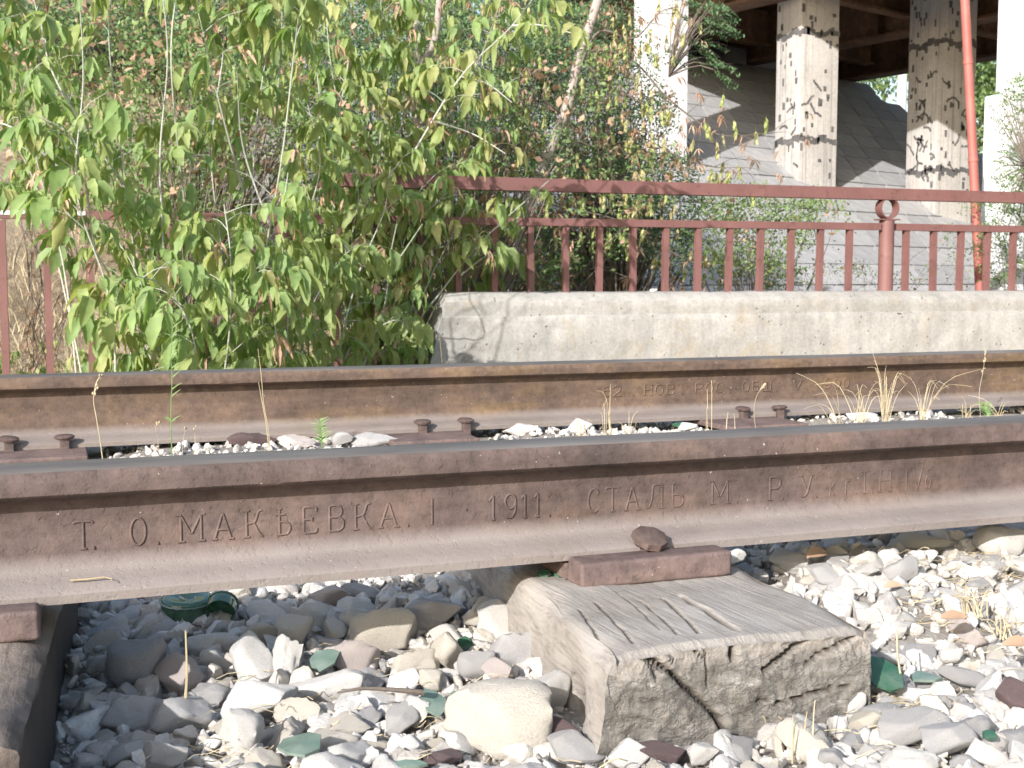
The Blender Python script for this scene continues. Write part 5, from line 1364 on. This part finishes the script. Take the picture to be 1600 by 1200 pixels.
shrub('ash_leaved_maple', 'yellowish green ash-leaved maple sapling spreading beside the left end of the barrier', 'sapling',
      [sh(6.4, (520, 600), (530, 430), (520, 250), (545, 90), (550, -60), rad=.008), sh(6.6, (560, 600), (570, 430), (590, 260), (600, 100), (590, -60)), sh(6.5, (600, 600), (630, 430), (640, 300), (620, 180)), sh(6.4, (580, 600), (590, 500), (560, 400), (570, 330)), sh(6.6, (640, 600), (670, 480), (700, 400), (720, 340)),
       sh(6.6, (640, 340), (690, 200), (750, 90), (790, -20)), sh(5.7, (540, 560), (580, 520), (620, 500), (640, 520)), sh(6.35, (620, 600), (640, 540), (655, 480), (650, 420)), sh(6.7, (600, 600), (650, 400), (680, 300), (710, 260)), sh(6.5, (560, 300), (520, 120), (505, -40)), sh(6.4, (480, 400), (500, 200), (490, 60)), sh(6.4, (620, 330), (580, 240), (560, 200)), sh(5.5, (480, 580), (470, 540), (450, 480)), sh(6.7, (660, 180), (650, 80), (690, -40)),
       sh(5.6, (530, 560), (560, 430), (600, 330), (610, 260)), sh(5.4, (500, 560), (470, 400), (500, 260), (480, 160)), sh(5.8, (600, 440), (640, 380), (660, 350)), sh(5.6, (560, 600), (600, 480), (610, 400), (620, 350)), sh(5.0, (470, 600), (480, 500), (520, 420), (560, 380)), sh(6.6, (600, 300), (640, 160), (700, 90)), sh(6.4, (540, 480), (500, 360), (540, 300)), sh(6.5, (660, 560), (620, 470), (600, 420)), sh(5.9, (600, 580), (650, 560), (668, 520)),
       sh(6.08, (640, 500), (650, 420), (640, 340), (660, 290)), sh(6.08, (600, 560), (620, 460), (650, 400), (690, 340)), sh(6.08, (580, 540), (590, 440), (580, 340), (590, 250)), sh(6.08, (640, 520), (670, 440), (700, 380), (730, 320)), sh(6.08, (560, 480), (550, 380), (560, 300), (540, 240)), sh(6.08, (620, 420), (640, 360), (700, 300)), sh(6.08, (640, 460), (650, 500), (640, 560)), sh(6.08, (610, 480), (600, 540), (610, 580)), sh(6.7, (700, 340), (730, 250), (770, 200)), sh(6.7, (560, 200), (610, 120), (660, 100)), sh(6.6, (700, 470), (740, 420), (800, 400)), sh(6.5, (700, 300), (760, 330), (800, 300))],
      .060, .14, .6, 3, scale=(.6, 1.2))
shrub('maple_branch', 'pale leafy maple branch leaning right over the barrier end, through the railing', 'branch',
      [sh(6.08, (650, 520), (690, 455), (760, 370), (860, 280), rad=.007), sh(6.08, (740, 400), (770, 360), (810, 340)), sh(6.08, (720, 430), (760, 400), (800, 390))],
      .085, .06, .6, 4)
shrub('maple_branch', 'upper maple branch with large pale green leaves before the dark shrub', 'branch',
      [sh(5.2, (645, 240), (720, 120), (800, 40), (860, -40), rad=.006), sh(5.2, (800, 40), (850, 40), (920, 60)), sh(5.3, (720, 120), (760, 130), (800, 160)), sh(5.3, (680, 190), (740, 210), (790, 240))],
      .10, .06, .6, 5)

class Cloud:
    """small leaves gathered in clumps around twig ends"""
    def __init__(s): s.C = []; s.S = []
    def clump(s, c, rad, n, size, flat=0.8):
        d = rng.normal(size=(n, 3)); d /= np.linalg.norm(d, axis=1)[:, None]; d *= (rng.random(n) ** 0.5)[:, None] * rad; d[:, 2] *= flat
        s.C.append(np.asarray(c) + d); s.S.append(np.full(n, size) * rng.uniform(.6, 1.25, n))
    def spray(s, p0, p1, n, size, width):
        """pinnate spray: leaflets in two rows along a thin stalk"""
        t = np.repeat(np.linspace(.15, 1, n // 2), 2)[:n]; d = np.asarray(p1) - np.asarray(p0); sd = np.cross(d, (0.2, 0, 1)); sd /= np.linalg.norm(sd) + 1e-9
        sg = np.tile([1, -1], n)[:len(t)]
        s.C.append(np.asarray(p0) + t[:, None] * d - np.array([0, 0, 1]) * (t ** 2)[:, None] * np.linalg.norm(d) * .18 + sg[:, None] * sd * width); s.S.append(np.full(len(t), size))
    def mesh(s, name, m_, asp=0.45):
        C = np.concatenate(s.C); S = np.concatenate(s.S); n = len(C)
        a = rng.normal(size=(n, 3)); a[:, 2] -= .3; a /= np.linalg.norm(a, axis=1)[:, None]; b = np.cross(a, rng.normal(size=(n, 3))); b /= np.linalg.norm(b, axis=1)[:, None]
        c = np.cross(a, b)
        V = np.stack([C - a * S[:, None] * .5, C + b * S[:, None] * asp * .5 + c * S[:, None] * .06, C + a * S[:, None] * .5, C - b * S[:, None] * asp * .5 + c * S[:, None] * .06], 1).reshape(-1, 3)
        F = np.arange(4 * n).reshape(-1, 4); T = np.repeat(rng.random(n) * .5 + np.repeat(rng.random(n // 60 + 1), 60)[:n] * .5, 4)
        return fast_mesh(name, V, F, M[m_], T)
def bush(label, cat, dist, blobs, m_, size, per, crad, base_px, name='shrub', bark='dark_twig', asp=.5, dens=1.0, dry=None, bstep=3, brad=.014):
    """blobs: (px, py, rx_px, ry_px, depth, clumps)"""
    b0 = at_d(base_px[0], base_px[1], dist); z0 = float(ground_h(np.array(b0[0]), np.array(b0[1]))); base = np.array([b0[0], b0[1], z0])
    t = thing(name, label, cat, tuple(base)); cl = Cloud(); dc = Cloud(); br = MB(); k_ = 0
    for (px, py, rx, ry, dep, nc) in blobs:
        for _ in range(int(nc * dens)):
            while True:
                u, v, w = rng.uniform(-1, 1, 3)
                if u * u + v * v + w * w < 1: break
            dd = dist + w * dep; c = at_d(px + u * rx, py + v * ry, dd)
            cl.clump(c - base, crad * rng.uniform(.6, 1.4), per, size)
            if dry and rng.random() < dry: dc.clump(c - base + rng.normal(size=3) * crad, crad, per // 5, size * 1.7)
            if k_ % bstep == 0:
                mid = (c - base) * np.array([.5, .5, .62]) + rng.normal(size=3) * .12
                br.add(*tube(bez([rng.normal(size=3) * .06 * np.array([1, 1, 0]), mid, c - base], 7), np.linspace(brad, brad * .15, 7), 4, False), rng.random())
            k_ += 1
    obj('branches', br.mesh('branches', M[bark]), t, kind='stuff')
    obj('foliage', cl.mesh('foliage', m_, asp), t, kind='stuff')
    if dry and dc.C: obj('dry_foliage', dc.mesh('dry_foliage', 'leaf_dry', .6), t, kind='stuff')
    return t
bush('dark green small-leaved shrub behind the fence, filling the upper middle', 'shrub', 10.8, [(620, 60, 130, 110, .9, 130), (760, 60, 150, 110, 1.0, 170), (720, 230, 170, 110, 1.0, 170), (560, 220, 120, 130, .9, 110)], 'small_leaf', .034, 95, .17, (700, 470))
bush('dark green small-leaved shrub reaching in front of the pale pier', 'shrub', 10.6, [(900, 70, 110, 100, .9, 130), (890, 210, 120, 110, .9, 130), (960, 180, 75, 110, .7, 50), (1030, 70, 50, 40, .5, 5), (1020, 190, 50, 60, .5, 10), (930, 330, 140, 90, .9, 110), (1040, 300, 70, 70, .7, 45), (1050, 390, 60, 60, .6, 30)], 'small_leaf', .030, 85, .15, (960, 470), dry=.10)
bush('low dark undergrowth shrub behind the middle of the railing', 'shrub', 10.9, [(760, 400, 170, 70, .8, 110), (560, 400, 140, 120, .8, 100), (900, 410, 130, 60, .7, 60)], 'small_leaf', .034, 80, .16, (760, 490), dry=.35)
bush('airy light green shrub behind the railing, in front of the first pier foot', 'shrub', 9.8, [(1150, 320, 70, 40, .5, 34), (1210, 350, 90, 60, .5, 50), (1120, 380, 60, 60, .5, 40), (1270, 330, 60, 40, .4, 22), (1180, 420, 90, 30, .5, 40)], 'airy_leaf', .032, 30, .13, (1180, 470), asp=.55, dry=.12, bstep=4, brad=.007)
bush('dusty olive bush on the hillside at the upper left corner', 'bush', 15.0, [(40, 40, 110, 60, 1.5, 70), (160, 30, 130, 60, 1.5, 80), (60, 150, 60, 50, .8, 30), (300, 40, 150, 80, 1.5, 90), (450, 60, 120, 90, 1.4, 80)], 'small_leaf', .06, 70, .30, (200, 300), dry=.5)
bush('leafy bush low on the hillside behind the left railing', 'bush', 11.0, [(300, 300, 170, 120, .8, 100), (420, 180, 130, 110, .8, 80), (330, 430, 140, 60, .6, 40), (180, 200, 90, 80, .7, 24)], 'airy_leaf', .045, 45, .20, (320, 470), dry=.5)
bush('tall green tree far beyond the bridge, seen through the gap', 'tree', 60, [(1370, 90, 70, 60, 3, 50), (1520, 90, 60, 90, 4, 80), (1540, 20, 60, 50, 4, 30), (1540, 180, 50, 60, 3, 50)], 'airy_leaf', .30, 60, 1.1, (1450, 420), name='tree')
bush('light green locust shrub at the right edge before the pale pillar', 'shrub', 10.0, [(1590, 200, 30, 80, .3, 16), (1580, 320, 45, 60, .4, 26), (1560, 400, 40, 60, .4, 20), (1600, 120, 16, 30, .2, 5), (1545, 330, 30, 40, .3, 8)], 'airy_leaf', .030, 46, .11, (1600, 470), asp=.4, bstep=6, brad=.005)

bush('pale leafy thicket behind the leaning trunk, with reddish dry leaves', 'thicket', 9.0, [(620, 120, 150, 130, .7, 46), (760, 250, 150, 130, .7, 50), (880, 120, 120, 120, .6, 30), (760, 60, 120, 80, .6, 26), (600, 330, 120, 100, .6, 34), (960, 280, 110, 90, .5, 24), (820, 400, 150, 50, .5, 30)], 'airy_leaf', .042, 30, .17, (720, 480), asp=.5, dry=.45, bstep=4, brad=.008)
bush('sunlit pale green thicket on the hillside behind the left saplings', 'thicket', 9.6, [(120, 90, 150, 110, .8, 46), (300, 120, 160, 120, .8, 60), (460, 120, 130, 130, .8, 50), (260, 280, 180, 80, .7, 44), (60, 230, 60, 50, .5, 12)], 'airy_leaf', .052, 32, .20, (300, 470), asp=.5, dry=.3, bstep=4, brad=.009)
bush('sparse weeds at the foot of the paved slope, seen between the balusters', 'weeds', 9.6, [(1400, 430, 150, 16, .5, 20), (1250, 425, 130, 24, .5, 26), (1480, 400, 40, 40, .4, 8)], 'airy_leaf', .024, 16, .10, (1350, 480), asp=.45, dry=.3, bstep=2, brad=.004)
# locust sprays hanging at the top, right of the pale pier
def sprays(label, dist, px0, px1, py0, py1, n, m_, L, base_px, seed, up=-.2):
    b0 = at_d(*base_px, dist); t = thing('locust_branch', label, 'branch', tuple(b0)); r_ = random.Random(seed); cl = Cloud(); mb = MB()
    for k in range(n):
        p = at_d(r_.uniform(px0, px1), r_.uniform(py0, py1), dist + r_.uniform(-.3, .3)) - b0
        a = r_.uniform(-.5, .7); e = p + np.array([math.cos(a) * L, r_.uniform(-.3, .3) * L, up * L + r_.uniform(-.3, .3) * L])
        cl.spray(p, e, 22, L * .16, L * .085); mb.add(*tube([p, (p + e) / 2 - np.array([0, 0, -.01]), e], .0015, 3, False)); mb.add(*tube(bez([np.zeros(3), p * .6 + np.array([0, 0, .05]), p], 6), np.linspace(.006, .002, 6), 4, False))
    obj('twigs', mb.mesh('twigs', M['dark_twig']), t, kind='stuff'); obj('foliage', cl.mesh('foliage', m_, .42), t, kind='stuff')
sprays('dark feathery locust branch at the top, right of the pale pier', 9.5, 1050, 1125, -10, 110, 34, 'small_leaf', .26, (1045, 120), 3)
sprays('light feathery locust twigs reaching left across the pale pillar', 9.7, 1540, 1600, 110, 420, 34, 'airy_leaf', .19, (1605, 260), 4)

# seeded maple with leaning trunk
trunk_px = [(790, 470), (815, 350), (850, 255), (885, 170), (905, 90), (925, 30), (945, -40), (965, -140)]
Yt = 7.3
P = np.array([at_y(a, b, Yt) for a, b in trunk_px]); base = np.array([P[0][0], Yt, float(ground_h(P[0][0], Yt)) - .05])
P = np.vstack([base, P])
tm = thing('maple_tree', 'bare leaning maple trunk with hanging winged seeds and dry leaves, behind the railing', 'tree', tuple(base))
mb = MB(); path = bez(P - base, 60); mb.add(*tube(path, np.linspace(.050, .030, 60) * (1 + .08 * np.sin(np.arange(60) * 1.1)), 12), .6); obj('trunk', mb.mesh('trunk', M['bark'], 180), tm)
def limb(pxs, r0, Y0=None, Y1=None, m_='bark'):
    Y0 = Yt if Y0 is None else Y0; Y1 = Y0 if Y1 is None else Y1
    Q = np.array([at_y(a, b, Y0 + (Y1 - Y0) * k / (len(pxs) - 1)) for k, (a, b) in enumerate(pxs)]) - base
    pth = bez(Q, 24); mb = MB(); mb.add(*tube(pth, np.linspace(r0, r0 * .3, 24), 6), .2); obj('branch', mb.mesh('branch', M[m_], 180), tm); return pth
limbs = [limb([(908, 85), (940, 78), (990, 95), (1040, 150), (1090, 190), (1130, 212), (1205, 208)], .011, Yt, 6.6, 'dark_twig'), limb([(900, 120), (935, 50), (990, 60), (1030, 20), (1060, 10)], .010, Yt, 6.9, 'dark_twig'),
         limb([(870, 210), (940, 230), (1000, 215), (1050, 240), (1110, 260), (1160, 262)], .009, Yt, 6.7, 'dark_twig'), limb([(855, 250), (800, 225), (760, 240), (720, 300)], .008, Yt, 6.8, 'dark_twig'), limb([(880, 180), (820, 130), (780, 60), (760, -30)], .010, Yt, 6.9, 'dark_twig'),
         limb([(820, 340), (900, 330), (980, 350), (1060, 400), (1110, 420)], .008, Yt, 6.9, 'dark_twig'), limb([(812, 360), (760, 390), (730, 420)], .008, Yt, 6.7, 'dark_twig'), limb([(905, 90), (960, 140), (1010, 170), (1020, 260), (1040, 320)], .007, Yt, 6.8, 'dark_twig'),
         limb([(835, 300), (900, 290), (960, 300), (1000, 330)], .007, Yt, 6.8, 'dark_twig'), limb([(800, 420), (860, 440), (930, 420), (1000, 440)], .007, Yt, 6.7, 'dark_twig')]
def samara_cluster(seed):
    r_ = random.Random(seed); mb = MB()
    mb.add(*tube(bez([(0, 0, 0), (.004, 0, -.03), (0, .004, -.075)], 6), .0007, 3, False), .9)
    for k in range(13):
        z = -.012 - .07 * r_.random(); a = r_.uniform(0, 6.28)
        for s in (-.35, .35):
            d = np.array([math.cos(a + s), math.sin(a + s), -1.5 + r_.uniform(-.4, .3)]); v, f_ = leaflet(.034, .011, (0, 0, z), d, .6, (-math.sin(a), math.cos(a), .2), .1, 3); mb.add(v, f_, r_.random() * .3)
    return mb.mesh('seed_cluster', M['samara'], 180)
SAM = [samara_cluster(k) for k in range(6)]
r_ = random.Random(77); ns = nd = 0
for li, pth in enumerate(limbs):
    for k in range(64):
        q = pth[r_.randint(3, 23)]; off = np.array([r_.gauss(0, .14), r_.gauss(0, .14), r_.gauss(-.02, .10)]); e = q + off
        if k % 2 == 0:
            mb = MB(); mb.add(*tube(bez([q, (q + e) / 2 + np.array([0, 0, .02]), e], 5), np.linspace(.0025, .0012, 5), 3, False), .3); obj('twig', mb.mesh('twig', M['dark_twig'], 180), tm)
        if r_.random() < .42 and li not in (6, 9) and ns < 280:
            o = obj('seed_cluster', SAM[r_.randrange(6)], tm, tuple(e)); o.rotation_euler = (r_.uniform(-.2, .2), r_.uniform(-.2, .2), r_.uniform(0, 6.28)); s = r_.uniform(1.0, 1.45); o.scale = (s, s, s); ns += 1
        elif nd < 280:
            o = obj('dry_leaf', leaf_me[('d', r_.randrange(5))], tm, tuple(e)); o.rotation_euler = (r_.uniform(-.3, .3), r_.uniform(-.2, .5), r_.uniform(0, 6.28)); s = r_.uniform(.55, .95); o.scale = (s, s, s); nd += 1
# second broken trunk further left
P = np.array([at_y(a, b, 7.0) for a, b in [(640, 470), (645, 380), (650, 290), (655, 200), (648, 150), (652, 110), (680, 60), (690, -60)]]); b2 = np.array([P[0][0], 7.0, float(ground_h(P[0][0], 7.0)) - .05]); P = np.vstack([b2, P])
t2 = thing('bare_trunk', 'grey bare forked trunk rising among the leaves left of the leaning trunk', 'tree trunk', tuple(b2))
mb = MB(); pth = bez(P - b2, 50); mb.add(*tube(pth, np.linspace(.05, .022, 50), 9), .4); obj('trunk', mb.mesh('trunk', M['bark'], 180), t2)
Q = np.array([at_y(a, b, 7.0) for a, b in [(650, 230), (658, 180), (668, 140), (650, 60), (655, -40)]]) - b2; mb = MB(); mb.add(*tube(bez(Q, 30), np.linspace(.024, .014, 30), 8), .1); obj('limb', mb.mesh('limb', M['bark'], 180), t2)

# ground cover by the fence foot: broad seedlings, dry leaves, stems
r_ = random.Random(5); mb = MB(); mats = [M['leaf'], M['leaf_light'], M['leaf_dry'], M['straw']]
for k in range(520):
    px = r_.uniform(-60, 720); Y = r_.uniform(5.0, 8.6); x = float(at_y(px, 560, Y)[0]); z = float(ground_h(np.array(x), np.array(Y)))
    if x > 2.2 and Y < 6.5: continue
    kd = r_.random()
    if kd < .50: V, F, T = DRY[r_.randrange(5)]; mi = 2; zz = z + r_.uniform(.0, .30)
    else: V, F, T = LEAVES[r_.randrange(12)]; mi = 0 if r_.random() < .6 else 1; zz = z + r_.uniform(.02, .36)
    s = r_.uniform(.6, 1.1); mb.add((V * s) @ (rotz(r_.uniform(0, 6.28)) @ rotx(r_.uniform(-.5, .5))).T + np.array([x, Y, zz]), F, 0, mi); mb.t[-1] = (T + r_.random()) % 1
for k in range(1500):
    px = r_.uniform(-80, 1250); Y = r_.uniform(5.2, 9.5); x = float(at_y(px, 560, Y)[0]); z = float(ground_h(np.array(x), np.array(Y)))
    if x > 2.1 and Y < 6.6: Y = 6.6 + r_.random() * 2
    h = r_.uniform(.08, .48) if x < 2 else r_.uniform(.2, .8); a = r_.uniform(0, 6.28); l = h * r_.uniform(.1, .6)
    mb.add(*tube([(x, Y, z - .01), (x + l * .3 * math.cos(a), Y + l * .3 * math.sin(a), z + h * .6), (x + l * math.cos(a), Y + l * math.sin(a), z + h * r_.uniform(.7, 1))], [.0022, .0016, .0008], 3, False), r_.random(), 3)
o = obj('undergrowth', mb.mesh('undergrowth', mats, 180), kind='stuff'); o['label'] = 'dry stems, seedlings and fallen leaves at the foot of the railing'; o['category'] = 'undergrowth'
# dry grass on the hillside
mb = MB()
for k in range(7000):
    px = r_.uniform(-150, 760); Y = 8.0 + 10 * r_.random() ** 1.3; x = float(at_y(px, 300, Y)[0]); z = float(ground_h(np.array(x), np.array(Y)))
    h = r_.uniform(.04, .16) * (1 + .06 * Y); a = r_.uniform(0, 6.28); l = h * r_.uniform(.2, 1.0)
    mb.add(*ribbon([np.array([x, Y, z - .01]), np.array([x + l * .4 * math.cos(a), Y, z + h * .6]), np.array([x + l * math.cos(a), Y + l * math.sin(a), z + h * .9])], .004, (math.cos(a), math.sin(a), 0)), r_.random())
o = obj('hillside_grass', mb.mesh('hillside_grass', M['straw']), kind='stuff'); o['label'] = 'sparse dry grass over the tan hillside'; o['category'] = 'dry grass'
# hanging dead vines behind the left railing
for i, (pa_, lab) in enumerate([([(35, 330), (45, 430), (55, 520), (60, 580)], 'dead brown vine hanging behind the first left baluster'), ([(95, 350), (110, 430), (85, 500), (70, 580)], 'dead brown vine hanging right of the second left baluster')]):
    P = np.array([at_y(a, b, 6.5) for a, b in pa_]); b3 = P[-1].copy(); t3 = thing('dead_vine', lab, 'dead vine', tuple(b3)); mb = MB(); dm = MB()
    for k in range(9):
        pth = bez(P - b3 + rng.normal(size=P.shape) * np.array([.05, .05, .02]), 20); mb.add(*tube(pth, .0022, 4, False), rng.random())
        for q in pth[::2]:
            V, F, T = DRY[r_.randrange(5)]; dm.add((V * r_.uniform(.2, .4)) @ rotz(r_.uniform(0, 6.28)).T + q, F, r_.random())
    obj('stems', mb.mesh('stems', M['dark_twig']), t3, kind='stuff'); obj('withered_leaves', dm.mesh('withered_leaves', M['leaf_dry']), t3, kind='stuff')
